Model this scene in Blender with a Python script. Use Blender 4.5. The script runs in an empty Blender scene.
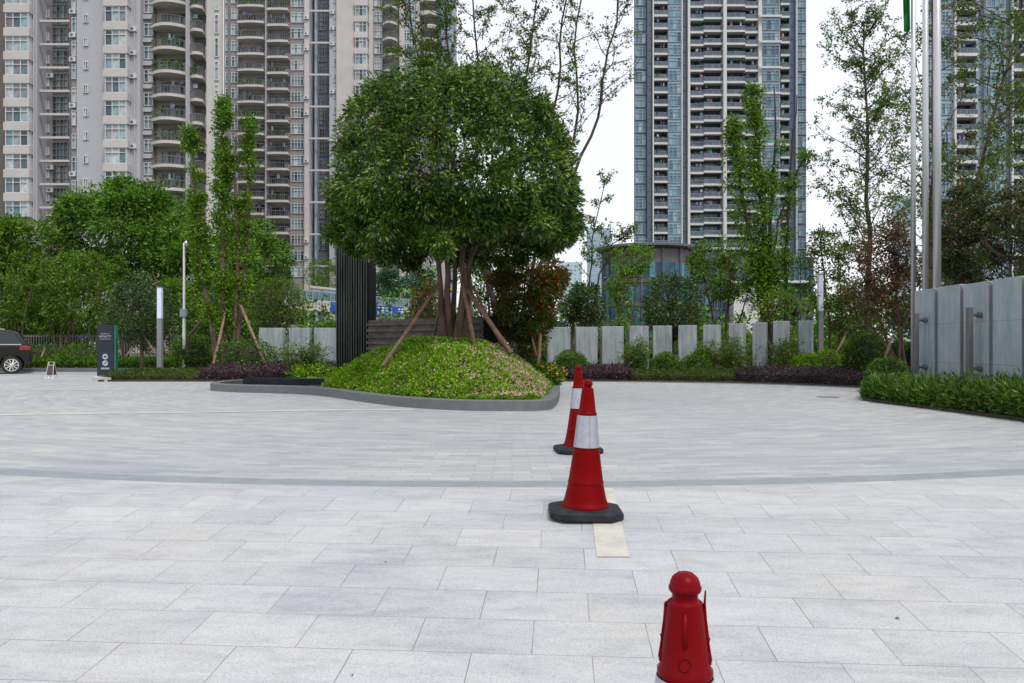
import bpy, math, random
import numpy as np
from mathutils import Vector, Matrix
SC = bpy.context.scene
COL = SC.collection
F = 800.0          # focal length in pixels of the 1024 px wide frame
HC = 1.05          # camera height
HOR = 345.0        # horizon row
# ------------------------------------------------------------------ camera
cam_d = bpy.data.cameras.new("camera")
cam = bpy.data.objects.new("camera", cam_d)
COL.objects.link(cam)
cam_d.sensor_width = 36.0
cam_d.lens = F / 1024 * 36.0
cam_d.shift_y = 3.5 / 1024
cam_d.clip_start = 0.05
cam_d.clip_end = 6000
cam.location = (0, 0, HC)
cam.rotation_euler = (math.radians(90), 0, 0)
SC.camera = cam
# ------------------------------------------------------------------ sky and light
world = bpy.data.worlds.new("World")
SC.world = world
world.use_nodes = True
wn = world.node_tree
wn.nodes.clear()
SUN_EL, SUN_ROT = math.radians(60), math.radians(150)
sky = wn.nodes.new("ShaderNodeTexSky")
sky.sky_type = 'NISHITA'
sky.sun_disc = False
sky.sun_elevation = SUN_EL
sky.sun_rotation = SUN_ROT
sky.dust_density = 4.0
bg1 = wn.nodes.new("ShaderNodeBackground")
bg1.inputs[1].default_value = 0.05
wn.links.new(sky.outputs[0], bg1.inputs[0])
bg2 = wn.nodes.new("ShaderNodeBackground")       # the white cloud deck
tc = wn.nodes.new("ShaderNodeTexCoord")
nz = wn.nodes.new("ShaderNodeTexNoise")
nz.inputs["Scale"].default_value = 2.2
nz.inputs["Detail"].default_value = 3
wn.links.new(tc.outputs["Generated"], nz.inputs["Vector"])
rp = wn.nodes.new("ShaderNodeValToRGB")
rp.color_ramp.elements[0].position = 0.3
rp.color_ramp.elements[0].color = (0.90, 0.93, 0.98, 1)
rp.color_ramp.elements[1].position = 0.7
rp.color_ramp.elements[1].color = (0.97, 0.98, 1.0, 1)
wn.links.new(nz.outputs[0], rp.inputs[0])
wn.links.new(rp.outputs[0], bg2.inputs[0])
bg2.inputs[1].default_value = 0.98
ad = wn.nodes.new("ShaderNodeAddShader")
wo = wn.nodes.new("ShaderNodeOutputWorld")
wn.links.new(bg1.outputs[0], ad.inputs[0])
wn.links.new(bg2.outputs[0], ad.inputs[1])
wn.links.new(ad.outputs[0], wo.inputs[0])
sun_d = bpy.data.lights.new("sun", 'SUN')
sun_d.energy = 2.0
sun_d.angle = math.radians(11)
sun_d.color = (1.0, 0.96, 0.9)
sun = bpy.data.objects.new("sun", sun_d)
COL.objects.link(sun)
sun.location = (0, 0, 60)
# Blender's Nishita rotation: azimuth measured from +Y towards +X
sd = Vector((math.sin(SUN_ROT) * math.cos(SUN_EL), math.cos(SUN_ROT) * math.cos(SUN_EL), math.sin(SUN_EL)))
sun.rotation_euler = sd.to_track_quat('Z', 'Y').to_euler()
SC.view_settings.view_transform = 'Standard'
SC.view_settings.look = 'None'
SC.view_settings.exposure = 0.0
SC.view_settings.gamma = 1.0
SC.cycles.use_denoising = True
SC.cycles.max_bounces = 5
SC.cycles.diffuse_bounces = 3
SC.cycles.glossy_bounces = 2
SC.cycles.transmission_bounces = 3
SC.cycles.transparent_max_bounces = 4
SC.cycles.sample_clamp_indirect = 6


# ------------------------------------------------------------------ helpers
def P(px, py, Z):
    return np.array([(px - 512) * Z / F, Z, HC - (py - HOR) * Z / F])


def X(px, Z):
    return (px - 512) * Z / F


def ZZ(py, Z):
    return HC - (py - HOR) * Z / F


def tag(o, label=None, cat=None, group=None, kind=None):
    if label: o["label"] = label
    if cat: o["category"] = cat
    if group: o["group"] = group
    if kind: o["kind"] = kind
    return o


def empty(name, loc, label, cat, group=None, rz=0):
    o = bpy.data.objects.new(name, None)
    COL.objects.link(o)
    o.empty_display_size = 0.3
    o.location = tuple(float(v) for v in loc)
    o.rotation_euler = (0, 0, rz)
    return tag(o, label, cat, group)


def origin_of(parent):
    v = Vector((0, 0, 0))
    while parent is not None:
        v += parent.location
        parent = parent.parent
    return v


class MB:
    """collects shapes in world coordinates and links them as ONE mesh object"""

    def __init__(s):
        s.v = []; s.f = []; s.m = []; s.n = 0; s.mi = 0

    def add(s, verts, faces):
        verts = np.asarray(verts, dtype=float).reshape(-1, 3)
        s.v.append(verts)
        for f in faces:
            s.f.append([i + s.n for i in f]); s.m.append(s.mi)
        s.n += len(verts)
        return s

    def box(s, x0, x1, y0, y1, z0, z1):
        v = [(x0, y0, z0), (x1, y0, z0), (x1, y1, z0), (x0, y1, z0), (x0, y0, z1), (x1, y0, z1), (x1, y1, z1), (x0, y1, z1)]
        return s.add(v, [(0, 3, 2, 1), (4, 5, 6, 7), (0, 1, 5, 4), (1, 2, 6, 5), (2, 3, 7, 6), (3, 0, 4, 7)])

    def tube(s, pts, radii, n=8, cap=True):
        pts = [np.asarray(p, float) for p in pts]
        if not hasattr(radii, '__len__'): radii = [radii] * len(pts)
        V = []
        for i, p in enumerate(pts):
            d = pts[min(i + 1, len(pts) - 1)] - pts[max(i - 1, 0)]
            d = d / (np.linalg.norm(d) + 1e-9)
            a = np.cross(d, (0.31, 0.95, 0.05)) if abs(d[1]) < 0.9 else np.cross(d, (1, 0, 0.1))
            a /= np.linalg.norm(a) + 1e-9
            b = np.cross(d, a)
            for k in range(n):
                t = 2 * math.pi * k / n
                V.append(p + radii[i] * (a * math.cos(t) + b * math.sin(t)))
        Fs = []
        for i in range(len(pts) - 1):
            for k in range(n):
                k2 = (k + 1) % n
                Fs.append((i * n + k, i * n + k2, (i + 1) * n + k2, (i + 1) * n + k))
        if cap:
            Fs.append(tuple(range(n))[::-1])
            Fs.append(tuple((len(pts) - 1) * n + k for k in range(n)))
        return s.add(V, Fs)

    def lathe(s, prof, c=(0, 0, 0), n=32, cap=True):
        V = []; Fs = []
        for (r, z) in prof:
            for k in range(n):
                t = 2 * math.pi * k / n
                V.append((c[0] + r * math.cos(t), c[1] + r * math.sin(t), c[2] + z))
        for i in range(len(prof) - 1):
            for k in range(n):
                k2 = (k + 1) % n
                Fs.append((i * n + k, i * n + k2, (i + 1) * n + k2, (i + 1) * n + k))
        if cap:
            Fs.append(tuple(range(n))[::-1])
            Fs.append(tuple((len(prof) - 1) * n + k for k in range(n)))
        return s.add(V, Fs)

    def prism(s, poly, z0, z1):
        """poly: xy outline counter-clockwise"""
        n = len(poly)
        V = [(x, y, z0) for x, y in poly] + [(x, y, z1) for x, y in poly]
        Fs = [tuple(range(n))[::-1], tuple(range(n, 2 * n))]
        for i in range(n):
            j = (i + 1) % n
            Fs.append((i, j, n + j, n + i))
        return s.add(V, Fs)

    def prism_y(s, poly, y0, y1):
        """poly in (x, z), extruded along y"""
        n = len(poly)
        V = [(x, y0, z) for x, z in poly] + [(x, y1, z) for x, z in poly]
        Fs = [tuple(range(n)), tuple(range(n, 2 * n))[::-1]]
        for i in range(n):
            j = (i + 1) % n
            Fs.append((j, i, n + i, n + j))
        return s.add(V, Fs)

    def data(s, name, mats, org=(0, 0, 0), smooth=False):
        me = bpy.data.meshes.new(name)
        V = np.concatenate(s.v) - np.array(org, float)
        me.from_pydata(V.tolist(), [], s.f)
        if not isinstance(mats, (list, tuple)): mats = [mats]
        for m in mats: me.materials.append(m)
        me.polygons.foreach_set("material_index", s.m)
        if smooth: me.polygons.foreach_set("use_smooth", [True] * len(s.f))
        me.update()
        return me

    def build(s, name, mats, parent=None, smooth=False, bevel=0, local=False, loc=None):
        if parent is not None and not local:
            org = origin_of(parent)
        elif loc is not None:
            org = loc
        else:
            org = (0, 0, 0)
        me = s.data(name, mats, tuple(org), smooth)
        o = bpy.data.objects.new(name, me)
        COL.objects.link(o)
        if parent is not None: o.parent = parent
        elif loc is not None: o.location = loc
        if bevel:
            b = o.modifiers.new("bevel", 'BEVEL'); b.width = bevel; b.segments = 2; b.limit_method = 'ANGLE'
        if smooth and bevel == 0:
            pass
        return o


def autosmooth(o, ang=40):
    me = o.data
    me.set_sharp_from_angle(angle=math.radians(ang))
    return o


def copy_tree(o, parent=None):
    c = o.copy(); COL.objects.link(c)
    if parent is not None: c.parent = parent
    for ch in list(o.children): copy_tree(ch, c)
    return c


def link_mesh(name, me, parent, loc):
    o = bpy.data.objects.new(name, me); COL.objects.link(o); o.parent = parent; o.location = loc
    return o


def quads(name, V, mat, parent=None, loc=(0, 0, 0)):
    """V: (N,4,3) array, one separate quad per row, world coordinates"""
    N = len(V)
    me = bpy.data.meshes.new(name)
    me.vertices.add(N * 4)
    org = np.array(origin_of(parent) if parent is not None else loc, float)
    me.vertices.foreach_set("co", (V.reshape(-1, 3) - org).astype(np.float32).ravel())
    me.loops.add(N * 4)
    me.loops.foreach_set("vertex_index", np.arange(N * 4, dtype=np.int32))
    me.polygons.add(N)
    me.polygons.foreach_set("loop_start", np.arange(0, N * 4, 4, dtype=np.int32))
    me.polygons.foreach_set("loop_total", np.full(N, 4, dtype=np.int32))
    me.update(calc_edges=True)
    me.materials.append(mat)
    o = bpy.data.objects.new(name, me); COL.objects.link(o)
    if parent is not None: o.parent = parent
    else: o.location = loc
    return o


def unit(a):
    return a / (np.linalg.norm(a, axis=-1, keepdims=True) + 1e-9)


def leaf_quads(rng, pos, axis, L, W, fold=0.12):
    N = len(pos)
    a = unit(axis)
    s = unit(np.cross(a, rng.normal(size=(N, 3))))
    n = np.cross(a, s)
    k = rng.uniform(0.65, 1.3, (N, 1))
    l = L * k; w = W * k
    m = pos + a * l * 0.45
    return np.stack([pos, m + s * w / 2 + n * w * fold * 2, pos + a * l, m - s * w / 2 + n * w * fold * 2], axis=1)


def clusters(rng, C, n, spread, L, W, out=None, droop=0.25, flat=1.0):
    """C: (K,3) cluster centres -> leaves radiating from each"""
    K = len(C)
    c = np.repeat(C, n, axis=0)
    d = rng.normal(size=(K * n, 3)) * np.array([1, 1, flat])
    d = unit(d)
    pos = c + d * spread * rng.uniform(0.1, 1, (K * n, 1))
    ax = d + rng.normal(size=(K * n, 3)) * 0.35
    if out is not None: ax = ax + np.repeat(out, n, axis=0) * 0.7
    ax[:, 2] -= droop
    return leaf_quads(rng, pos, ax, L, W)


def lumpy(rng, k=14, amp=0.12, width=6.0):
    D = unit(rng.normal(size=(k, 3))); A = rng.uniform(-1, 1, k) * amp

    def f(d):
        return 1 + (np.exp(-width * (1 - d @ D.T)) * A).sum(axis=1)
    return f


def crown_pts(rng, n, c, rx, rz_up, rz_dn, shell=0.55, ex=2.0, amp=0.15, ry=None, holes=0.0, width=6.0, k=14):
    """points through the outer part of a lumpy crown; also outward directions"""
    d = unit(rng.normal(size=(n, 3)))
    lf = lumpy(rng, k, amp, width)(d)
    ry = ry or rx
    p = (np.abs(d) ** ex).sum(axis=1) ** (-1 / ex)
    r = p * lf * (shell + (1 - shell) * rng.uniform(0, 1, n) ** 0.6)
    q = d * r[:, None]
    s = np.where(q[:, 2:3] > 0, rz_up, rz_dn)
    q = np.concatenate([q[:, :1] * rx, q[:, 1:2] * ry, q[:, 2:3] * s], axis=1)
    if holes > 0:
        H = unit(rng.normal(size=(40, 3)))
        m = ((d @ H.T).max(axis=1) < 1 - 0.02 * holes * rng.uniform(0.5, 1.5, n))
        q = q[m]; d = d[m]
    return q + np.asarray(c, float), d


def blob_pts(rng, n, c, rx, rz_up, rz_dn, nb=40, br=0.33, ex=2.0, ry=None, amp=0.12, flat=0.75, fill=0.35):
    """a crown made of many leafy pads, leaves sitting on the upper and outer side of each pad"""
    ry = ry or rx
    R = min(rx, (rz_up + rz_dn) / 2)
    b, bd = crown_pts(rng, nb, (0, 0, 0), rx * (1 - br * 0.75), max(rz_up - R * br * flat, rz_up * .5), max(rz_dn - R * br * flat * .6, rz_dn * 0.4), 0.78, ex, amp, ry * (1 - br * .75))
    i = rng.integers(0, len(b), n)
    size = rng.uniform(0.65, 1.3, len(b)) * R * br
    d = rng.normal(size=(n, 3)); d = unit(d) + bd[i] * 0.55 + np.array([0, 0, 0.45]); d = unit(d)
    p = b[i] + d * size[i][:, None] * np.array([1, 1, flat]) * rng.uniform(0.6, 1.0, (n, 1))
    m = int(n * fill)
    f, fd = crown_pts(rng, m, (0, 0, 0), rx * .9, rz_up * .9, rz_dn * .85, 0.3, ex, amp, ry * .8)
    return np.concatenate([p, f]) + np.asarray(c, float), np.concatenate([d, fd])


# ------------------------------------------------------------------ materials
def nt(name):
    m = bpy.data.materials.new(name); m.use_nodes = True
    t = m.node_tree
    b = t.nodes["Principled BSDF"]
    return m, t, b


def N(t, kind, **kw):
    n = t.nodes.new(kind)
    for k, v in kw.items():
        if k in n.inputs: n.inputs[k].default_value = v
        else: setattr(n, k, v)
    return n


def mixc(t, fac, a, b, blend='MIX'):
    n = t.nodes.new("ShaderNodeMix"); n.data_type = 'RGBA'; n.blend_type = blend
    for sock, val in ((0, fac), (6, a), (7, b)):
        if hasattr(val, 'is_output') or isinstance(val, bpy.types.NodeSocket): t.links.new(val, n.inputs[sock])
        elif sock == 0: n.inputs[0].default_value = val
        else: n.inputs[sock].default_value = (*val[:3], 1)
    return n.outputs[2]


def ramp(t, src, stops):
    r = t.nodes.new("ShaderNodeValToRGB")
    el = r.color_ramp.elements
    while len(el) < len(stops): el.new(0.5)
    for e, (p, c) in zip(el, stops):
        e.position = p
        e.color = (*c, 1) if hasattr(c, '__len__') else (c, c, c, 1)
    t.links.new(src, r.inputs[0])
    return r.outputs[0]


def surf(name, col, rough=0.7, var=0.12, scale=3.0, bump=0.0, bscale=40.0, metal=0.0, stretch=(1, 1, 1), col2=None, spec=0.5, coat=0.0):
    m, t, b = nt(name)
    tcn = N(t, "ShaderNodeTexCoord"); mp = N(t, "ShaderNodeMapping"); mp.inputs["Scale"].default_value = stretch
    oi = N(t, "ShaderNodeObjectInfo")
    va = N(t, "ShaderNodeVectorMath"); va.operation = 'ADD'
    t.links.new(tcn.outputs["Object"], mp.inputs[0])
    mu = N(t, "ShaderNodeVectorMath"); mu.operation = 'SCALE'; mu.inputs["Scale"].default_value = 37
    cx = N(t, "ShaderNodeCombineXYZ"); t.links.new(oi.outputs["Random"], cx.inputs[0]); t.links.new(oi.outputs["Random"], cx.inputs[2])
    t.links.new(cx.outputs[0], mu.inputs[0])
    t.links.new(mp.outputs[0], va.inputs[0]); t.links.new(mu.outputs[0], va.inputs[1])
    n1 = N(t, "ShaderNodeTexNoise", Scale=scale, Detail=6.0, Roughness=0.62)
    t.links.new(va.outputs[0], n1.inputs["Vector"])
    c2 = col2 or tuple(min(1, c * (1 + var)) for c in col)
    c1 = tuple(c * (1 - var) for c in col)
    out = ramp(t, n1.outputs[0], [(0.32, c1), (0.68, c2)])
    t.links.new(out, b.inputs["Base Color"])
    b.inputs["Roughness"].default_value = rough
    b.inputs["Metallic"].default_value = metal
    b.inputs["Specular IOR Level"].default_value = spec
    b.inputs["Coat Weight"].default_value = coat
    if bump:
        n2 = N(t, "ShaderNodeTexNoise", Scale=bscale, Detail=4.0)
        t.links.new(va.outputs[0], n2.inputs["Vector"])
        bp = N(t, "ShaderNodeBump", Strength=bump, Distance=0.02)
        t.links.new(n2.outputs[0], bp.inputs["Height"]); t.links.new(bp.outputs[0], b.inputs["Normal"])
    return m


def leafmat(name, stops, rough=0.42, trans=0.3, tcol=None, spec=0.28):
    """one random tone per leaf between the stops, plus broad patches"""
    m, t, b = nt(name)
    g = N(t, "ShaderNodeNewGeometry")
    n1 = N(t, "ShaderNodeTexNoise", Scale=0.9, Detail=2.0)
    tcn = N(t, "ShaderNodeTexCoord"); t.links.new(tcn.outputs["Object"], n1.inputs["Vector"])
    ma = N(t, "ShaderNodeMath"); ma.operation = 'MULTIPLY_ADD'
    t.links.new(n1.outputs[0], ma.inputs[0]); ma.inputs[1].default_value = 0.9; ma.inputs[2].default_value = -0.45
    mb = N(t, "ShaderNodeMath"); mb.operation = 'ADD'; mb.use_clamp = True
    t.links.new(g.outputs["Random Per Island"], mb.inputs[0]); t.links.new(ma.outputs[0], mb.inputs[1])
    k = len(stops)
    out = ramp(t, mb.outputs[0], [(i / (k - 1), s) for i, s in enumerate(stops)])
    t.links.new(out, b.inputs["Base Color"])
    b.inputs["Roughness"].default_value = rough
    b.inputs["Specular IOR Level"].default_value = spec
    tr = N(t, "ShaderNodeBsdfTranslucent")
    tl = mixc(t, 1.0, out, tcol or (1.0, 1.15, 0.5), 'MULTIPLY')
    t.links.new(tl, tr.inputs[0])
    mx = N(t, "ShaderNodeMixShader"); mx.inputs[0].default_value = trans
    t.links.new(b.outputs[0], mx.inputs[1]); t.links.new(tr.outputs[0], mx.inputs[2])
    t.links.new(mx.outputs[0], t.nodes["Material Output"].inputs[0])
    return m


def winmat(name, stops, rough=0.12):
    m, t, b = nt(name)
    g = N(t, "ShaderNodeNewGeometry"); oi = N(t, "ShaderNodeObjectInfo")
    a = N(t, "ShaderNodeMath"); a.operation = 'ADD'
    t.links.new(g.outputs["Random Per Island"], a.inputs[0]); t.links.new(oi.outputs["Random"], a.inputs[1])
    f = N(t, "ShaderNodeMath"); f.operation = 'FRACT'; t.links.new(a.outputs[0], f.inputs[0])
    k = len(stops)
    r = ramp(t, f.outputs[0], [(i / k, s) for i, s in enumerate(stops)])
    r.node.color_ramp.interpolation = 'LINEAR'
    n1 = N(t, "ShaderNodeTexNoise", Scale=1.3, Detail=3.0)
    tcn = N(t, "ShaderNodeTexCoord"); t.links.new(tcn.outputs["Object"], n1.inputs["Vector"])
    v = ramp(t, n1.outputs[0], [(0.3, 0.6), (0.7, 1.2)])
    t.links.new(mixc(t, 1.0, r, v, 'MULTIPLY'), b.inputs["Base Color"])
    b.inputs["Roughness"].default_value = rough
    b.inputs["Specular IOR Level"].default_value = 0.6
    return m


M = {}
# paving: light granite slabs in staggered rows
def slab_mat():
    m, t, b = nt("granite_slabs")
    tcn = N(t, "ShaderNodeTexCoord"); mp = N(t, "ShaderNodeMapping")
    mp.inputs["Rotation"].default_value = (0, 0, math.radians(3.6))
    mp.inputs["Location"].default_value = (-0.119, 0.064, 0)
    t.links.new(tcn.outputs["Object"], mp.inputs[0])
    # keep the course height even on the ramp
    br = N(t, "ShaderNodeTexBrick"); br.offset = 0.5; br.squash = 1.0
    br.inputs["Scale"].default_value = 1.0
    br.inputs["Brick Width"].default_value = 0.484; br.inputs["Row Height"].default_value = 0.327
    br.inputs["Mortar Size"].default_value = 0.0019; br.inputs["Mortar Smooth"].default_value = 0.1
    br.inputs["Bias"].default_value = -0.1
    br.inputs["Color1"].default_value = (0.0, 0.0, 0.0, 1); br.inputs["Color2"].default_value = (1, 1, 1, 1)
    br.inputs["Mortar"].default_value = (0.5, 0.5, 0.5, 1)
    t.links.new(mp.outputs[0], br.inputs["Vector"])
    tile = ramp(t, br.outputs["Color"], [(0.0, (0.400, 0.409, 0.423)), (0.5, (0.425, 0.434, 0.446)), (1.0, (0.448, 0.455, 0.464))])
    # cloudy veins inside slabs, shifted per slab
    sc_ = N(t, "ShaderNodeVectorMath"); sc_.operation = 'MULTIPLY_ADD'
    t.links.new(br.outputs["Color"], sc_.inputs[0]); sc_.inputs[1].default_value = (9, 17, 3)
    t.links.new(mp.outputs[0], sc_.inputs[2])
    mp2 = N(t, "ShaderNodeMapping"); mp2.inputs["Scale"].default_value = (1.3, 3.6, 1); mp2.inputs["Rotation"].default_value = (0, 0, 0.5)
    t.links.new(sc_.outputs[0], mp2.inputs[0])
    v = N(t, "ShaderNodeTexNoise", Scale=2.3, Detail=7.0, Roughness=0.65, Distortion=0.6)
    t.links.new(mp2.outputs[0], v.inputs["Vector"])
    c = mixc(t, 1.0, tile, ramp(t, v.outputs[0], [(0.28, (0.78, 0.79, 0.81)), (0.5, (0.98, 0.98, 0.98)), (0.75, (1.07, 1.07, 1.06))]), 'MULTIPLY')
    # fine granite speckle
    sp = N(t, "ShaderNodeTexNoise", Scale=150.0, Detail=2.0, Roughness=0.8)
    t.links.new(tcn.outputs["Object"], sp.inputs["Vector"])
    c = mixc(t, 1.0, c, ramp(t, sp.outputs[0], [(0.34, 0.70), (0.46, 0.96), (0.6, 1.08)]), 'MULTIPLY')
    sp2 = N(t, "ShaderNodeTexNoise", Scale=60.0, Detail=3.0, Roughness=0.8)
    t.links.new(tcn.outputs["Object"], sp2.inputs["Vector"])
    c = mixc(t, 1.0, c, ramp(t, sp2.outputs[0], [(0.35, 0.93), (0.6, 1.03)]), 'MULTIPLY')
    # broad warm and dark stains
    st = N(t, "ShaderNodeTexNoise", Scale=0.8, Detail=5.0, Roughness=0.6)
    t.links.new(tcn.outputs["Object"], st.inputs["Vector"])
    c = mixc(t, 1.0, c, ramp(t, st.outputs[0], [(0.3, (0.88, 0.9, 0.93)), (0.5, (1, 1, 1)), (0.72, (1.03, 1.0, 0.93))]), 'MULTIPLY')
    mpd = N(t, "ShaderNodeMapping"); mpd.inputs["Scale"].default_value = (0.5, 2.2, 1); mpd.inputs["Rotation"].default_value = (0, 0, -0.35)
    t.links.new(tcn.outputs["Object"], mpd.inputs[0])
    dn = N(t, "ShaderNodeTexNoise", Scale=1.1, Detail=9.0, Roughness=0.7, Distortion=0.3)
    t.links.new(mpd.outputs[0], dn.inputs["Vector"])
    c = mixc(t, 1.0, c, ramp(t, dn.outputs[0], [(0.30, (0.74, 0.755, 0.78)), (0.43, (0.95, 0.95, 0.96)), (0.56, (1, 1, 1))]), 'MULTIPLY')
    jn = N(t, "ShaderNodeTexNoise", Scale=3.0, Detail=2.0)
    t.links.new(tcn.outputs["Object"], jn.inputs["Vector"])
    jc = ramp(t, jn.outputs[0], [(0.35, (0.13, 0.118, 0.105)), (0.7, (0.27, 0.245, 0.22))])
    c = mixc(t, br.outputs["Fac"], c, jc)
    t.links.new(c, b.inputs["Base Color"])
    b.inputs["Roughness"].default_value = 0.62
    b.inputs["Specular IOR Level"].default_value = 0.35
    bp = N(t, "ShaderNodeBump", Strength=0.25, Distance=0.003); bp.invert = True
    t.links.new(br.outputs["Fac"], bp.inputs["Height"])
    bp2 = N(t, "ShaderNodeBump", Strength=0.12, Distance=0.002)
    t.links.new(sp.outputs[0], bp2.inputs["Height"]); t.links.new(bp.outputs[0], bp2.inputs["Normal"])
    t.links.new(bp2.outputs[0], b.inputs["Normal"])
    return m


def plaza_mat():
    """small setts laid in rings round the planted island"""
    m, t, b = nt("ring_setts")
    tcn = N(t, "ShaderNodeTexCoord")
    sx = N(t, "ShaderNodeSeparateXYZ"); t.links.new(tcn.outputs["Object"], sx.inputs[0])
    def mth(op, a, b_=None, c_=None):
        n = N(t, "ShaderNodeMath"); n.operation = op
        for i, v in enumerate((a, b_, c_)):
            if v is None: continue
            if isinstance(v, (int, float)): n.inputs[i].default_value = v
            else: t.links.new(v, n.inputs[i])
        return n.outputs[0]
    dx = sx.outputs[0]; dy = mth('SUBTRACT', sx.outputs[1], 21.4)
    r = mth('SQRT', mth('ADD', mth('MULTIPLY', dx, dx), mth('MULTIPLY', dy, dy)))
    th = mth('MULTIPLY', mth('ARCTAN2', dx, mth('MULTIPLY', dy, -1.0)), 14.0)
    cv = N(t, "ShaderNodeCombineXYZ"); t.links.new(th, cv.inputs[0]); t.links.new(r, cv.inputs[1])
    br = N(t, "ShaderNodeTexBrick"); br.offset = 0.5
    br.inputs["Scale"].default_value = 1.0
    br.inputs["Brick Width"].default_value = 0.30; br.inputs["Row Height"].default_value = 0.11
    br.inputs["Mortar Size"].default_value = 0.004; br.inputs["Bias"].default_value = 0.0
    br.inputs["Color1"].default_value = (0, 0, 0, 1); br.inputs["Color2"].default_value = (1, 1, 1, 1); br.inputs["Mortar"].default_value = (0.2, 0.2, 0.2, 1)
    t.links.new(cv.outputs[0], br.inputs["Vector"])
    c = ramp(t, br.outputs["Color"], [(0.0, (0.30, 0.318, 0.336)), (0.45, (0.342, 0.356, 0.370)), (0.8, (0.362, 0.374, 0.384)), (1.0, (0.395, 0.397, 0.392))])
    mp = N(t, "ShaderNodeMapping"); mp.inputs["Scale"].default_value = (0.35, 2.6, 1)
    t.links.new(cv.outputs[0], mp.inputs[0])
    n1 = N(t, "ShaderNodeTexNoise", Scale=1.4, Detail=8.0, Roughness=0.68)
    t.links.new(mp.outputs[0], n1.inputs["Vector"])
    c = mixc(t, 1.0, c, ramp(t, n1.outputs[0], [(0.3, (0.78, 0.80, 0.83)), (0.5, (1, 1, 1)), (0.7, (1.15, 1.14, 1.11))]), 'MULTIPLY')
    n2 = N(t, "ShaderNodeTexNoise", Scale=0.25, Detail=4.0)
    t.links.new(tcn.outputs["Object"], n2.inputs["Vector"])
    c = mixc(t, 1.0, c, ramp(t, n2.outputs[0], [(0.3, (0.90, 0.92, 0.95)), (0.65, (1.06, 1.05, 1.03))]), 'MULTIPLY')
    n3 = N(t, "ShaderNodeTexNoise", Scale=45.0, Detail=3.0, Roughness=0.8)
    t.links.new(tcn.outputs["Object"], n3.inputs["Vector"])
    c = mixc(t, 1.0, c, ramp(t, n3.outputs[0], [(0.35, 0.9), (0.6, 1.05)]), 'MULTIPLY')
    c = mixc(t, br.outputs["Fac"], c, (0.27, 0.26, 0.25))
    t.links.new(c, b.inputs["Base Color"])
    b.inputs["Roughness"].default_value = 0.6
    b.inputs["Specular IOR Level"].default_value = 0.35
    bp = N(t, "ShaderNodeBump", Strength=0.3, Distance=0.003); bp.invert = True
    t.links.new(br.outputs["Fac"], bp.inputs["Height"]); t.links.new(bp.outputs[0], b.inputs["Normal"])
    return m


def wall_stone(name, col, var=0.18, joints=None):
    """bluish stone slab with vertical run-off streaks and course joints"""
    m, t, b = nt(name)
    tcn = N(t, "ShaderNodeTexCoord"); oi = N(t, "ShaderNodeObjectInfo")
    cx = N(t, "ShaderNodeCombineXYZ"); mu = N(t, "ShaderNodeMath"); mu.operation = 'MULTIPLY'; mu.inputs[1].default_value = 31
    t.links.new(oi.outputs["Random"], mu.inputs[0]); t.links.new(mu.outputs[0], cx.inputs[0]); t.links.new(mu.outputs[0], cx.inputs[1])
    va = N(t, "ShaderNodeVectorMath"); va.operation = 'ADD'
    t.links.new(tcn.outputs["Object"], va.inputs[0]); t.links.new(cx.outputs[0], va.inputs[1])
    mp = N(t, "ShaderNodeMapping"); mp.inputs["Scale"].default_value = (5, 5, 0.7); t.links.new(va.outputs[0], mp.inputs[0])
    n1 = N(t, "ShaderNodeTexNoise", Scale=1.2, Detail=6.0, Roughness=0.65, Distortion=0.4); t.links.new(mp.outputs[0], n1.inputs["Vector"])
    n2 = N(t, "ShaderNodeTexNoise", Scale=2.2, Detail=5.0, Roughness=0.6); t.links.new(va.outputs[0], n2.inputs["Vector"])
    c = ramp(t, n1.outputs[0], [(0.3, tuple(v * (1 - var) for v in col)), (0.7, tuple(min(1, v * (1 + var)) for v in col))])
    c = mixc(t, 1.0, c, ramp(t, n2.outputs[0], [(0.3, (0.82, 0.84, 0.86)), (0.65, (1.1, 1.08, 1.05))]), 'MULTIPLY')
    if joints:
        w = N(t, "ShaderNodeSeparateXYZ"); t.links.new(tcn.outputs["Object"], w.inputs[0])
        md = N(t, "ShaderNodeMath"); md.operation = 'MODULO'; t.links.new(w.outputs[2], md.inputs[0]); md.inputs[1].default_value = joints
        lt = N(t, "ShaderNodeMath"); lt.operation = 'LESS_THAN'; t.links.new(md.outputs[0], lt.inputs[0]); lt.inputs[1].default_value = 0.012
        c = mixc(t, lt.outputs[0], c, tuple(v * 0.7 for v in col))
    t.links.new(c, b.inputs["Base Color"]); b.inputs["Roughness"].default_value = 0.75
    n3 = N(t, "ShaderNodeTexNoise", Scale=50, Detail=3.0); t.links.new(va.outputs[0], n3.inputs["Vector"])
    bp = N(t, "ShaderNodeBump", Strength=0.15, Distance=0.01); t.links.new(n3.outputs[0], bp.inputs["Height"]); t.links.new(bp.outputs[0], b.inputs["Normal"])
    return m


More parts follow.
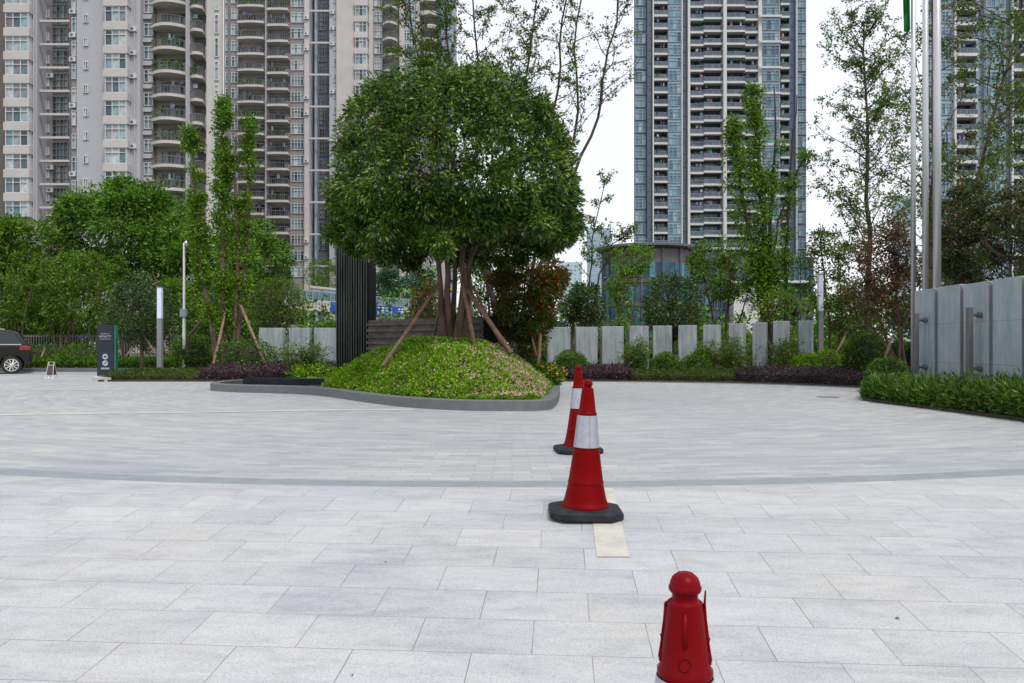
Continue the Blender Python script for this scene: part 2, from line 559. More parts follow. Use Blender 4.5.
M["slab"] = slab_mat(); M["plaza"] = plaza_mat()
M["band"] = surf("grey_granite_band", (0.215, 0.24, 0.26), 0.6, 0.12, 6, 0.1)
M["line"] = surf("worn_cream_paint", (0.42, 0.41, 0.365), 0.7, 0.14, 8, 0.05, col2=(0.49, 0.475, 0.43))
M["beige"] = surf("beige_granite", (0.43, 0.42, 0.385), 0.65, 0.12, 3, 0.05)
M["kerb"] = surf("dark_granite_kerb", (0.13, 0.14, 0.15), 0.5, 0.18, 5, 0.1, 60)
M["kerbtop"] = surf("granite_kerb", (0.115, 0.125, 0.132), 0.6, 0.12, 7, 0.1, 80)
M["pale"] = surf("pale_granite_edging", (0.42, 0.42, 0.41), 0.6, 0.1, 5, 0.1)
M["soil"] = surf("soil", (0.045, 0.034, 0.024), 0.95, 0.35, 4, 0.6, 30)
M["grass"] = surf("rough_grass", (0.045, 0.075, 0.022), 0.95, 0.4, 0.6, 0.8, 12)
M["poolstone"] = surf("black_pool_stone", (0.014, 0.019, 0.025), 0.35, 0.3, 4, 0.05, spec=0.2)
M["water"] = surf("dark_water", (0.01, 0.013, 0.014), 0.03, 0.1, 2, 0.1, 6)
M["panel"] = wall_stone("blue_grey_stone_panel", (0.27, 0.31, 0.33), 0.36)
M["wallstone"] = wall_stone("blue_grey_wall_stone", (0.30, 0.355, 0.385), 0.2, joints=0.72)
M["bark"] = surf("brown_bark", (0.085, 0.05, 0.034), 0.9, 0.35, 8, 0.8, 30, stretch=(1, 1, 0.35), col2=(0.15, 0.10, 0.07))
M["barkdark"] = surf("dark_bark", (0.045, 0.035, 0.028), 0.9, 0.3, 8, 0.7, 30)
M["barkgrey"] = surf("grey_bark", (0.15, 0.13, 0.11), 0.9, 0.3, 8, 0.6, 30)
M["stake"] = surf("peeled_pole_wood", (0.17, 0.095, 0.06), 0.8, 0.3, 9, 0.4, 30, col2=(0.27, 0.17, 0.115))
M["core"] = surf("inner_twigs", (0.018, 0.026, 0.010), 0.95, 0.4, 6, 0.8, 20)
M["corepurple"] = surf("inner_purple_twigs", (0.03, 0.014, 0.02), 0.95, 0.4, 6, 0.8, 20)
L = {}
L["dome"] = leafmat("glossy_dark_leaves", [(0.011, 0.032, 0.006), (0.028, 0.072, 0.009), (0.058, 0.132, 0.013), (0.108, 0.20, 0.021), (0.20, 0.285, 0.04)], 0.36, 0.22, spec=0.45)
L["mid"] = leafmat("mid_green_leaves", [(0.025, 0.070, 0.005), (0.056, 0.135, 0.008), (0.10, 0.21, 0.012), (0.19, 0.32, 0.022)], 0.5, 0.3)
L["big"] = leafmat("broad_tree_leaves", [(0.015, 0.055, 0.008), (0.046, 0.13, 0.012), (0.10, 0.22, 0.018), (0.20, 0.34, 0.03)], 0.5, 0.28)
L["dark"] = leafmat("dark_green_leaves", [(0.012, 0.034, 0.012), (0.03, 0.07, 0.02), (0.058, 0.115, 0.03), (0.11, 0.175, 0.045)], 0.45, 0.2)
L["light"] = leafmat("yellow_green_leaves", [(0.05, 0.12, 0.008), (0.10, 0.22, 0.012), (0.16, 0.31, 0.018), (0.25, 0.40, 0.03)], 0.5, 0.35)
L["olive"] = leafmat("olive_small_leaves", [(0.035, 0.075, 0.012), (0.065, 0.13, 0.016), (0.11, 0.19, 0.024), (0.18, 0.24, 0.045)], 0.5, 0.35)
L["red"] = leafmat("green_and_red_leaves", [(0.015, 0.05, 0.006), (0.035, 0.095, 0.01), (0.065, 0.125, 0.015), (0.14, 0.10, 0.02), (0.36, 0.12, 0.04)], 0.5, 0.3, (1.2, 0.9, 0.5))
L["maroon"] = leafmat("dull_maroon_leaves", [(0.035, 0.04, 0.012), (0.065, 0.065, 0.02), (0.12, 0.055, 0.03), (0.19, 0.085, 0.045)], 0.5, 0.25, (1.2, 0.8, 0.6))
L["darkred"] = leafmat("dark_green_leaves_with_red", [(0.016, 0.038, 0.011), (0.036, 0.072, 0.018), (0.065, 0.11, 0.027), (0.17, 0.075, 0.045)], 0.45, 0.2)
L["purple"] = leafmat("purple_leaves", [(0.022, 0.016, 0.018), (0.048, 0.030, 0.036), (0.09, 0.058, 0.066), (0.14, 0.10, 0.098)], 0.5, 0.2, (1.2, 0.7, 0.9))
L["cover"] = leafmat("bright_ground_cover_leaves", [(0.055, 0.13, 0.005), (0.12, 0.26, 0.008), (0.21, 0.39, 0.012), (0.34, 0.52, 0.022)], 0.5, 0.35)
L["turf"] = leafmat("low_green_cover_leaves", [(0.025, 0.045, 0.006), (0.045, 0.085, 0.01), (0.08, 0.125, 0.018), (0.13, 0.165, 0.03)], 0.6, 0.3)
L["tuft"] = leafmat("tufted_tree_leaves", [(0.035, 0.09, 0.005), (0.075, 0.17, 0.008), (0.125, 0.25, 0.012), (0.20, 0.34, 0.025)], 0.5, 0.3)
L["hedge"] = leafmat("hedge_leaves", [(0.018, 0.055, 0.006), (0.042, 0.105, 0.011), (0.08, 0.165, 0.018), (0.16, 0.26, 0.035)], 0.42, 0.25)
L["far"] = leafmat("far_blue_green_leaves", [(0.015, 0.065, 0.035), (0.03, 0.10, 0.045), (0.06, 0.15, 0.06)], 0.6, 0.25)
L["pink"] = leafmat("pink_petals", [(0.62, 0.30, 0.34), (0.72, 0.42, 0.44), (0.78, 0.60, 0.58)], 0.6, 0.3, (1, 0.9, 0.9))
L["yellow"] = leafmat("yellow_orange_petals", [(0.62, 0.30, 0.03), (0.75, 0.45, 0.04), (0.8, 0.6, 0.08)], 0.6, 0.3, (1, 0.9, 0.6))
# ================================================================== GROUND
ARC_R, ARC_C = 15.5, 21.4
SLOPE, Y0 = 0.075, 5.75


def arc(x, r=ARC_R):
    x = min(abs(x), 11.0)
    return ARC_C - math.sqrt(r * r - x * x)


def gz(y):
    return 0.0 if y >= Y0 else -SLOPE * (Y0 - y)


def strip_mesh(name, rows, mat, kind='structure'):
    """rows: list over x of lists of (x,y,z)"""
    mb = MB(); V = []; k = len(rows[0]); Fs = []
    for r in rows: V += r
    for i in range(len(rows) - 1):
        for j in range(k - 1):
            Fs.append((i * k + j, (i + 1) * k + j, (i + 1) * k + j + 1, i * k + j + 1))
    mb.add(V, Fs)
    o = mb.build(name, mat)
    return tag(o, kind=kind)


prof = [(-3000, -1.1), (-6.2, -1.1), (5.0, -0.16), (7.5, -0.06), (60, -0.02), (3000, -0.02)]
strip_mesh("ground", [[(x, y, z) for y, z in prof] for x in (-3000, -60, 60, 3000)], M["grass"])
xs = [x * 0.5 for x in range(-60, 61)]
strip_mesh("forecourt", [[(x, -6, gz(-6)), (x, 0, gz(0)), (x, 3, gz(3)), (x, Y0, 0), (x, max(arc(x), Y0 + 0.001), 0)] for x in xs], M["slab"])
strip_mesh("paving_band", [[(x, arc(x), 0), (x, arc(x, ARC_R - 0.27), 0)] for x in xs], M["band"])
strip_mesh("plaza", [[(x, arc(x, ARC_R - 0.27), 0), (x, 22, 0), (x, 34, 0)] for x in xs], M["plaza"])
# beige course running across the left of the plaza
mb = MB(); V = []; Fs = []
pts = [(-30, 9.2), (-16, 11.2), (-7.9, 12.0), (-5.0, 12.45), (-3.0, 12.9), (-1.6, 12.6 + 0.35)]
for x, y in pts: V += [(x, y - 0.13, 0.004), (x, y + 0.13, 0.004)]
for i in range(len(pts) - 1): Fs.append((2 * i, 2 * i + 2, 2 * i + 3, 2 * i + 1))
mb.add(V, Fs); tag(mb.build("paving_line", M["beige"]), kind='structure')
mb = MB(); V = []; Fs = []
pts = [(-40, 15.5), (-20, 17.5), (-9.5, 18.7), (-7.3, 19.2)]
for x, y in pts: V += [(x, y - 0.12, 0.004), (x, y + 0.12, 0.004)]
for i in range(len(pts) - 1): Fs.append((2 * i, 2 * i + 2, 2 * i + 3, 2 * i + 1))
mb.add(V, Fs); tag(mb.build("paving_line", M["beige"]), kind='structure')


def lane(y0, y1, dx=0.0):
    """worn cream line, direction of the slab joints, 0.18 m wide"""
    mb = MB(); V = []; Fs = []
    ys = sorted(set([y0, y1] + ([Y0] if y0 < Y0 < y1 else [])))
    for y in ys:
        xr = 0.641 + (y - 4.35) * 0.0655
        V += [(xr - 0.18, y, gz(y) + 0.004), (xr, y, gz(y) + 0.004)]
    for i in range(len(ys) - 1): Fs.append((2 * i, 2 * i + 1, 2 * i + 3, 2 * i + 2))
    mb.add(V, Fs)
    return tag(mb.build("painted_line", M["line"]), kind='structure')


lane(4.35, 5.86)
lane(13.2, 22.3)
# small stains of the paving are in the material; two dark seeds lie on it
# beds
def slabpoly(name, poly, z, mat, kind='structure', z0=-0.05, loc=None):
    mb = MB(); mb.prism(poly, z0, z); return tag(mb.build(name, mat), kind=kind)


back_front = [(-0.6, 22.9), (1.5, 22.9), (2.5, 22.9), (4.0, 22.6), (6.2, 21.8), (7.8, 20.6), (8.6, 19.6), (9.0, 18.6)]
poly = back_front + [(12, 18.6), (60, 18.6), (60, 60), (-0.6, 60)]
slabpoly("soil", poly, 0.05, M["soil"])
# thin pale edging in front of the back bed
mb = MB(); V = []; Fs = []
for (x, y) in back_front: V += [(x, y - 0.16, 0.012), (x, y - 0.005, 0.012)]
for i in range(len(back_front) - 1): Fs.append((2 * i, 2 * i + 2, 2 * i + 3, 2 * i + 1))
mb.add(V, Fs); tag(mb.build("kerb", M["pale"]), kind='structure')
# right bed below the long wall
rb = [(6.62, 15.1), (6.66, 14.5), (6.85, 13.0), (7.0, 11.0), (7.1, 5.0), (7.1, 3.0), (30, 3.0), (30, 18.6), (9.0, 18.6), (8.0, 18.2), (7.3, 16.6)]
slabpoly("soil", rb, 0.05, M["soil"])
# left bed with its white tip kerb
lb = [(-12.3, 24.3), (-11.85, 22.9), (-9, 22.9), (-8.1, 22.9), (-5.4, 22.9), (-0.7, 22.9), (-0.7, 60), (-40, 60), (-40, 31.4), (-12.6, 31.4), (-12.35, 26)]
slabpoly("soil", lb, 0.05, M["soil"])


def curb(name, pts, w, h, mat, z0=-0.05, closed=False):
    """a kerb of width w on the inner (left-hand) side of the polyline"""
    mb = MB(); n = len(pts); V = []; Fs = []
    P2 = [np.array(p, float) for p in pts]
    for i, p in enumerate(P2):
        a = P2[(i - 1) % n] if (closed or i > 0) else P2[i]
        b = P2[(i + 1) % n] if (closed or i < n - 1) else P2[i]
        d = (b - a); d /= np.linalg.norm(d)
        q = p + np.array([-d[1], d[0]]) * w
        c = 0.012
        V += [(p[0], p[1], z0), (p[0], p[1], h - c), (p[0] * 1 + (q[0] - p[0]) * c / w, p[1] + (q[1] - p[1]) * c / w, h), (q[0], q[1], h), (q[0], q[1], z0)]
    rng_ = range(n if closed else n - 1)
    for i in rng_:
        j = (i + 1) % n
        for k in range(4):
            Fs.append((i * 5 + k, j * 5 + k, j * 5 + k + 1, i * 5 + k + 1))
    if not closed:
        Fs.append((4, 3, 2, 1, 0)); Fs.append(tuple((n - 1) * 5 + k for k in range(5)))
    mb.add(V, Fs)
    return tag(mb.build(name, mat), kind='structure')


curb("kerb", [(-12.3, 24.6), (-12.45, 23.9), (-12.2, 23.2), (-11.6, 22.86)], 0.16, 0.12, M["pale"])
curb("kerb", [(-45, 31.2), (-12.6, 31.2)], 0.2, 0.15, M["kerbtop"])


def smooth_path(pts, n=6, closed=True):
    out = []; k = len(pts); P2 = [np.array(p, float) for p in pts]
    for i in range(k if closed else k - 1):
        p0, p1, p2, p3 = P2[(i - 1) % k], P2[i], P2[(i + 1) % k], P2[(i + 2) % k]
        for j in range(n):
            t = j / n
            out.append(tuple(0.5 * ((2 * p1) + (-p0 + p2) * t + (2 * p0 - 5 * p1 + 4 * p2 - p3) * t * t + (-p0 + 3 * p1 - 3 * p2 + p3) * t ** 3)))
    return out


isl = smooth_path([(-7.05, 18.7), (-6.3, 17.85), (-4.3, 16.9), (-3.0, 15.1), (-1.9, 13.6), (-0.9, 12.85), (-0.1, 12.7), (0.48, 12.8), (0.72, 13.5), (0.95, 16.0), (1.1, 19.6), (0.6, 21.2), (-2.0, 21.6), (-6.0, 21.3), (-7.0, 20.4)], 5)
curb("kerb", isl, 0.2, 0.17, M["kerbtop"], closed=True)
# soil of the island: flat rim plus the mound
MC = (-1.45, 16.5)


def inside(x, y, poly):
    c = False; j = len(poly) - 1
    for i in range(len(poly)):
        xi, yi = poly[i]; xj, yj = poly[j]
        if (yi > y) != (yj > y) and x < (xj - xi) * (y - yi) / (yj - yi) + xi: c = not c
        j = i
    return c


isl_in = []
cen = np.array([-1.8, 17.2])
for i, p in enumerate(isl):
    a = np.array(isl[i - 1]); b = np.array(isl[(i + 1) % len(isl)]); d = b - a; d /= np.linalg.norm(d)
    isl_in.append(tuple(np.array(p) + np.array([-d[1], d[0]]) * 0.2))


_A = np.array(isl_in); _B = np.roll(_A, -1, axis=0); _AB = _B - _A; _L2 = (_AB ** 2).sum(axis=1) + 1e-12


def KD(x, y):
    """distance to the island's rim"""
    p = np.array([x, y]); t = np.clip(((p - _A) * _AB).sum(axis=1) / _L2, 0, 1)
    return float(np.sqrt(((_A + _AB * t[:, None] - p) ** 2).sum(axis=1).min()))


def mound(x, y):
    u = (x - MC[0]); v = (y - MC[1])
    a = 2.85 if u < 0 else 2.62
    bb = 3.45 if v < 0 else 3.9
    r2 = (u / a) ** 2 + (v / bb) ** 2
    h1 = 0.96 * max(0.0, 1 - r2) ** 0.85
    d = KD(x, y); h2 = 0.85 * d
    k = 0.35; t = max(0.0, k - abs(h1 - h2)) / k
    return 0.11 + max(0.0, min(h1, h2) - t * t * k * 0.25)


mb = MB(); V = []; Fs = []; idx = {}
gx = np.arange(-4.75, 1.5, 0.12); gy = np.arange(12.6, 21.8, 0.12)
for i, x in enumerate(gx):
    for j, y in enumerate(gy):
        if inside(x, y, isl_in): idx[(i, j)] = len(V); V.append((x, y, mound(x, y)))
for (i, j) in list(idx):
    q = [(i, j), (i + 1, j), (i + 1, j + 1), (i, j + 1)]
    if all(k in idx for k in q): Fs.append(tuple(idx[k] for k in q))
mb.add(V, Fs); tag(mb.build("soil", M["soil"]), kind='structure')
# black stone basin left of the mound, with a thin sheet of water
bp_ = [p for p in isl_in if p[0] < -3.0]
mb = MB()
wpoly = [p for p in isl_in if p[0] < -4.0]
mb.prism(wpoly, 0.0, 0.045)
tag(mb.build("water", M["water"]), kind='structure')
mb = MB()
pp = smooth_path([(-6.35, 19.2), (-5.8, 19.0), (-4.4, 18.8), (-3.6, 18.6)], 5, closed=False)
for i in range(len(pp) - 1):
    (x0, y0), (x1, y1) = pp[i], pp[i + 1]
    mb.add([(x0, y0, 0.02), (x1, y1, 0.02), (x1, y1 + 0.18, 0.02), (x0, y0 + 0.18, 0.02), (x0, y0, 0.26), (x1, y1, 0.26), (x1, y1 + 0.18, 0.26), (x0, y0 + 0.18, 0.26)],
           [(0, 1, 5, 4), (4, 5, 6, 7), (2, 3, 7, 6), (1, 2, 6, 5), (3, 0, 4, 7)])
tag(mb.build("basin_wall", M["poolstone"], loc=(-5.2, 19, 0)), "low black stone edge of the water basin left of the flower mound", "basin wall")

# ---------------------------------------------------------------- island planting
rg = np.random.default_rng(5)


def scatter_mound(n, cond=None):
    P_ = []
    while len(P_) < n:
        x = rg.uniform(-4.5, 1.3); y = rg.uniform(12.9, 20.0)
        if not inside(x, y, isl_in): continue
        if x < -4.0 and y > 16.5: continue
        if cond and not cond(x, y): continue
        P_.append((x, y, mound(x, y)))
    return np.array(P_)


bump = lambda p: 0.035 * np.sin(p[:, 0] * 5.1 + np.sin(p[:, 1] * 3)) * np.cos(p[:, 1] * 4.3 + p[:, 0]) + 0.03 * np.sin(p[:, 0] * 13) * np.sin(p[:, 1] * 11)
p = scatter_mound(9500, lambda x, y: y < 18.3 or rg.random() < 0.35)
p[:, 2] += 0.07 + bump(p) + rg.uniform(-0.05, 0.035, len(p))
LQ = clusters(rg, p, 11, 0.055, 0.046, 0.027, droop=-0.5)
o = quads("ground_cover", LQ, L["cover"], loc=(-1.4, 16.5, 0.1)); tag(o, "bright green low ground cover plants over the island mound", "ground cover", kind='stuff')


def fl(x, y):
    w = 0.06 + 0.94 / (1 + math.exp(-(x + 0.25 - 0.10 * (y - 13)) * 2.8))
    if x < -3.4: w = 0.02
    return rg.random() < w * 0.95 * (0.5 + 0.5 * math.sin(x * 3 + 1.3 * math.sin(y * 2.3)) ** 2)


p = scatter_mound(4600, fl)
p[:, 2] += 0.125 + bump(p) + rg.uniform(-0.02, 0.02, len(p))
LQ = clusters(rg, p, 4, 0.006, 0.024, 0.020, droop=-0.35)
o = quads("flowers", LQ, L["pink"], loc=(-1.4, 16.5, 0.1)); tag(o, "small pale pink flowers scattered over the mound", "flowers", kind='stuff')
# ================================================================== CITY
# wall colours, windows
M["wallA"] = surf("mauve_grey_render", (0.40, 0.395, 0.435), 0.85, 0.06, 0.35, 0.05, 8, stretch=(1, 1, 0.25))
M["cream"] = surf("cream_render", (0.49, 0.455, 0.45), 0.85, 0.07, 0.5, 0.05, 8)
M["brown"] = surf("brown_tile", (0.25, 0.225, 0.225), 0.8, 0.12, 0.8)
M["recess"] = surf("shaded_render", (0.215, 0.20, 0.21), 0.85, 0.12, 0.5)  # recess walls: the shade inside the recesses is put into the colour
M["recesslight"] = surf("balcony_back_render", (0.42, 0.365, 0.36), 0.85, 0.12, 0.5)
M["whiteframe"] = surf("white_frame", (0.56, 0.57, 0.59), 0.5, 0.05, 2)
M["rail"] = surf("dark_railing", (0.16, 0.15, 0.155), 0.5, 0.1, 2)
M["darkwall"] = surf("dark_brown_cladding", (0.115, 0.095, 0.09), 0.6, 0.12, 0.4)
M["whitewall"] = surf("off_white_tile", (0.56, 0.56, 0.56), 0.7, 0.06, 0.6)
M["slate"] = surf("slate_blue_cladding", (0.075, 0.10, 0.15), 0.5, 0.12, 0.5)
M["greywall"] = surf("blue_grey_cladding", (0.27, 0.33, 0.41), 0.6, 0.08, 0.5)
M["winA"] = winmat("house_window_glass", [(0.02, 0.03, 0.035), (0.06, 0.13, 0.16), (0.15, 0.30, 0.34), (0.42, 0.47, 0.50), (0.18, 0.14, 0.19), (0.28, 0.42, 0.46), (0.03, 0.04, 0.05), (0.5, 0.52, 0.55)])
M["winDark"] = winmat("dark_window_glass", [(0.012, 0.02, 0.03), (0.05, 0.08, 0.10), (0.02, 0.03, 0.045), (0.14, 0.19, 0.22)])
M["winB"] = winmat("blue_window_glass", [(0.03, 0.12, 0.17), (0.10, 0.24, 0.32), (0.22, 0.36, 0.44), (0.02, 0.07, 0.11), (0.34, 0.48, 0.56), (0.06, 0.18, 0.25)], 0.08)
M["winC"] = winmat("teal_window_glass", [(0.02, 0.09, 0.14), (0.05, 0.17, 0.25), (0.12, 0.30, 0.40), (0.02, 0.06, 0.09), (0.04, 0.13, 0.20)], 0.15)
M["winC"].node_tree.nodes["Principled BSDF"].inputs["Specular IOR Level"].default_value = 0.2
M["winFar"] = winmat("far_window_glass", [(0.16, 0.28, 0.38), (0.25, 0.38, 0.48), (0.32, 0.44, 0.55)], 0.2)  # haze tones in the pane colour of the distant towers
M["laundry"] = winmat("laundry_cloth", [(0.4, 0.08, 0.2), (0.5, 0.5, 0.52), (0.06, 0.12, 0.4), (0.45, 0.2, 0.08), (0.08, 0.3, 0.3), (0.12, 0.12, 0.14)], 0.9)
M["farwall"] = surf("far_pale_blue_wall", (0.46, 0.54, 0.62), 0.8, 0.05, 0.3)  # distance haze is put into this pale wall colour
M["farwall2"] = surf("far_mid_blue_wall", (0.30, 0.40, 0.50), 0.8, 0.05, 0.3)  # same for the bluer towers: haze mixed into the wall colour
rb_ = random.Random(11)


def window_mesh(w, h, nx, ny, mats, fr=0.10, depth=0.16):
    """front faces -y; origin at the centre of the opening, back at y=0"""
    mb = MB(); mb.mi = 0
    mb.box(-w / 2, w / 2, -depth, 0, -h / 2, -h / 2 + fr)
    mb.box(-w / 2, w / 2, -depth, 0, h / 2 - fr, h / 2)
    for i in range(nx + 1):
        x = -w / 2 + fr / 2 + (w - fr) * i / nx
        mb.box(x - fr / 2, x + fr / 2, -depth - 0.01, 0, -h / 2 + fr, h / 2 - fr)
    for j in range(1, ny):
        z = -h / 2 + h * (0.68 if ny == 2 else j / ny)
        mb.box(-w / 2 + fr, w / 2 - fr, -depth - 0.02, 0, z - fr * 0.4, z + fr * 0.4)
    mb.mi = 1
    for i in range(nx):
        xa = -w / 2 + fr / 2 + (w - fr) * i / nx; xb = -w / 2 + fr / 2 + (w - fr) * (i + 1) / nx
        mb.add([(xa, -0.05, -h / 2 + fr), (xb, -0.05, -h / 2 + fr), (xb, -0.05, h / 2 - fr), (xa, -0.05, h / 2 - fr)], [(0, 1, 2, 3)])
    return mb.data("window", mats)


def balcony_mesh(w, d, curve, mats, rail_h=1.0, par=0.38, slab=0.0, plants=0, laundry=0, seed=0, solid=0.0, glass=False):
    """origin at the centre of the slab's back edge, slab top at z=0; projects towards -y"""
    mb = MB(); mb.mi = 0
    n = 10 if curve else 1
    if curve:
        xs_ = [-w / 2 + w * i / n for i in range(n + 1)]
        pts = [(x, -d - curve * (1 - (2 * x / w) ** 2)) for x in xs_]
    else:
        pts = [(-w / 2, -d), (w / 2, -d)]
    poly = pts + [(w / 2, 0), (-w / 2, 0)]
    mb.prism(poly, -par * 0.75, par * 0.25)
    mb.mi = 1
    rp_ = [(x, y + 0.07) for x, y in pts]
    side = [(-w / 2 + 0.05, 0)] + rp_ + [(w / 2 - 0.05, 0)]
    for i in range(len(side) - 1):
        a, b = np.array(side[i]), np.array(side[i + 1]); Ln = np.linalg.norm(b - a)
        mb.tube([(a[0], a[1], rail_h + par * .25), (b[0], b[1], rail_h + par * .25)], 0.05, 4)
        mb.tube([(a[0], a[1], par * .25 + 0.12), (b[0], b[1], par * .25 + 0.12)], 0.03, 4)
        if glass:
            mb.mi = 4
            mb.add([(a[0], a[1] - .01, par * .25 + .1), (b[0], b[1] - .01, par * .25 + .1), (b[0], b[1] - .01, rail_h + par * .25 - .05), (a[0], a[1] - .01, rail_h + par * .25 - .05)], [(0, 1, 2, 3)])
            mb.mi = 1
        k = max(1, int(Ln / (1.2 if glass else 0.34)))
        for j in range(k):
            q = a + (b - a) * (j + 0.5) / k
            mb.box(q[0] - 0.026, q[0] + 0.026, q[1] - 0.026, q[1] + 0.026, par * .25, rail_h + par * .25)
    r = random.Random(seed)
    if plants:
        mb.mi = 2
        for _ in range(plants * 26):
            i = r.random(); x = (-w / 2 + w * i) * 0.9; y = -d * 0.8 - curve * (1 - (2 * x / w) ** 2) * 0.9; z = r.uniform(0.3, 1.35)
            s_ = r.uniform(0.10, 0.26); c = np.array([x, y + r.uniform(-.2, .2), z])
            u = np.array([r.gauss(0, 1), r.gauss(0, 1), r.gauss(0, 1)]); u /= np.linalg.norm(u); v = np.cross(u, (r.random(), r.random(), 1.0)); v /= np.linalg.norm(v)
            mb.add([c - u * s_, c + v * s_, c + u * s_, c - v * s_], [(0, 1, 2, 3)])
    if laundry:
        mb.mi = 3
        for _ in range(laundry):
            x = r.uniform(-w * 0.42, w * 0.3); ww = r.uniform(0.3, 0.6); hh = r.uniform(0.5, 0.9)
            mb.add([(x, -d * 0.6, 2.1 - hh), (x + ww, -d * 0.6, 2.1 - hh), (x + ww, -d * 0.6, 2.1), (x, -d * 0.6, 2.1)], [(0, 1, 2, 3)])
    return mb.data("balcony", mats)


class Pieces:
    """each box or tube becomes a part of its own"""

    def __init__(s): s.items = []

    def box(s, *a): s.items.append(MB().box(*a)); return s

    def tube(s, *a): s.items.append(MB().tube(*a)); return s


class Building:
    def __init__(s, name, label, Z, pitch_px, top_px, base_z=0.0, depth=16, cat="apartment tower", lim=None):
        s.lim = lim; s.single = {}
        s.Z = Z; s.s = Z / F; s.pitch = pitch_px * s.s; s.top = top_px; s.depth = depth
        s.root = None; s.name = name; s.label = label; s.cat = cat; s.base = base_z
        s.walls = {}; s.rep = {}

    def pieces(s, name, mat):
        return s.single.setdefault((name, mat), Pieces())

    def X(s, px): return (px - 512) * s.s
    def z(s, py): return HC - (py - HOR) * s.s

    def start(s, px_mid):
        s.root = empty(s.name, (s.X(px_mid), s.Z, s.base), s.label, s.cat)

    def seg(s, x0, x1, off=0.0, mat="wallA", top=None, bot=None, name="wall", gap=0.0):
        """a full-height body segment; off>0 lies back, off<0 projects"""
        mb = s.walls.setdefault((name, mat), MB())
        edge = x1 if x1 < 512 else x0
        yb = s.Z + s.depth
        if s.lim is not None: yb = min(yb, s.Z * abs(edge - 512) / abs(s.lim - 512))
        yb = max(yb, s.Z + off + 0.7)
        mb.box(s.X(x0) + gap, s.X(x1) - gap, s.Z + off, yb, s.base if bot is None else s.z(bot), s.z(s.top if top is None else top))

    def floors(s, phase_px, lo_px, hi_px=None):
        """z of each floor reference whose row is phase_px + k*pitch, from hi (top of frame) to lo"""
        hi = s.top if hi_px is None else hi_px
        out = []; k = math.ceil((hi - phase_px) / (s.pitch / s.s))
        while True:
            py = phase_px + k * s.pitch / s.s
            if py > lo_px: break
            out.append(s.z(py)); k += 1
        return out

    def repeat(s, part, me_list, places):
        """places: (x,y,z) in world; first 100 that show become parts, the rest one mesh"""
        s.rep.setdefault(part, []).extend([(me_list[i % len(me_list)], p) for i, p in enumerate(places)])

    def finish(s):
        for (nm, mat), mb in s.walls.items():
            mb.build(nm, M[mat], s.root)
        for (nm, mat), pc in s.single.items():
            def seen(m):
                p = m.v[0].mean(axis=0); row = HOR - (p[2] - HC) / p[1] * F
                return (0 if 0 <= row <= 260 else 1, row)
            pc.items.sort(key=seen)
            for m in pc.items[:100]: m.build(nm, M[mat], s.root)
            if len(pc.items) > 100:
                mb = MB()
                for m in pc.items[100:]:
                    mb.add(m.v[0], m.f)
                mb.build(nm, M[mat], s.root)["kind"] = "stuff"
        org = origin_of(s.root)
        for part, lst in s.rep.items():
            def key(it):
                p = it[1]; row = HOR - (p[2] - HC) / p[1] * F; col = 512 + p[0] / p[1] * F
                vis = 0 if (0 <= row <= 260 and 0 <= col <= 1024) else 1
                return (vis, row)
            lst.sort(key=key)
            for me, p in lst[:100]:
                link_mesh(part, me, s.root, tuple(Vector(p) - org))
            rest = lst[100:]
            if rest:
                mats = []; mb = MB()
                for me, p in rest:
                    for m_ in me.materials:
                        if m_ not in mats: mats.append(m_)
                for me, p in rest:
                    V = np.zeros(len(me.vertices) * 3); me.vertices.foreach_get("co", V); V = V.reshape(-1, 3) + np.array(p)
                    base = mb.n; mb.v.append(V); mb.n += len(V)
                    for pl in me.polygons:
                        mb.f.append([base + i for i in pl.vertices]); mb.m.append(mats.index(me.materials[pl.material_index]))
                o = mb.build(part, mats, s.root); o["kind"] = "stuff"


WM = [M["whiteframe"], M["winA"]]
WD = [M["rail"], M["winDark"]]
# ---------------------------------------------------------------- tower A (left)
A = Building("apartment_tower", "mauve grey apartment tower at the far left with curved balconies and bay windows", 103, 23.35, -75, lim=221)
A.start(105)
s_ = A.s
A.seg(-60, 8, 1.0, "darkwall"); A.seg(8, 10, -0.4, "cream"); A.seg(10, 33, 0.0, "cream"); A.seg(33, 38, -0.2, "wallA")
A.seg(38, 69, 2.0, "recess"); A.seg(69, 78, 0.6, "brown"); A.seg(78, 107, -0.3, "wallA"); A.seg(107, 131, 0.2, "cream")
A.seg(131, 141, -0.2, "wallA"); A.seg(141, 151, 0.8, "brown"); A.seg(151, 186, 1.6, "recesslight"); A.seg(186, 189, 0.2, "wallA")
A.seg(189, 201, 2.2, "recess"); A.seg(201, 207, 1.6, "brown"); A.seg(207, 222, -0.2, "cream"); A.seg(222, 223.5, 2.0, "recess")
lo = 215


def bays(B, x0, x1, phase, hpx, proj, nx, ny, lo, frame=0.09, hi=None, bodymat="cream"):
    """stack of projecting bay windows: cream spandrel box between windows"""
    w = (x1 - x0) * B.s; h = hpx * B.s
    me = window_mesh(w - 0.1, h, nx, ny, WM, frame)
    # side panes
    F_ = B.floors(phase, lo, hi)
    xm = B.X((x0 + x1) / 2)
    B.repeat("window", [me], [(xm, B.Z - proj, z) for z in F_])
    mbs = B.pieces("bay_panel", bodymat)
    gap = B.pitch - h
    for z in F_:
        mbs.box(xm - w / 2 - 0.15, xm + w / 2 + 0.15, B.Z - proj - 0.25, B.Z + 0.3, z + h / 2, z + h / 2 + gap)
    mbs2 = B.pieces("bay_side", "whiteframe")
    for z in F_:
        mbs2.box(xm - w / 2, xm + w / 2, B.Z - proj + 0.005, B.Z + 0.25, z - h / 2, z + h / 2)


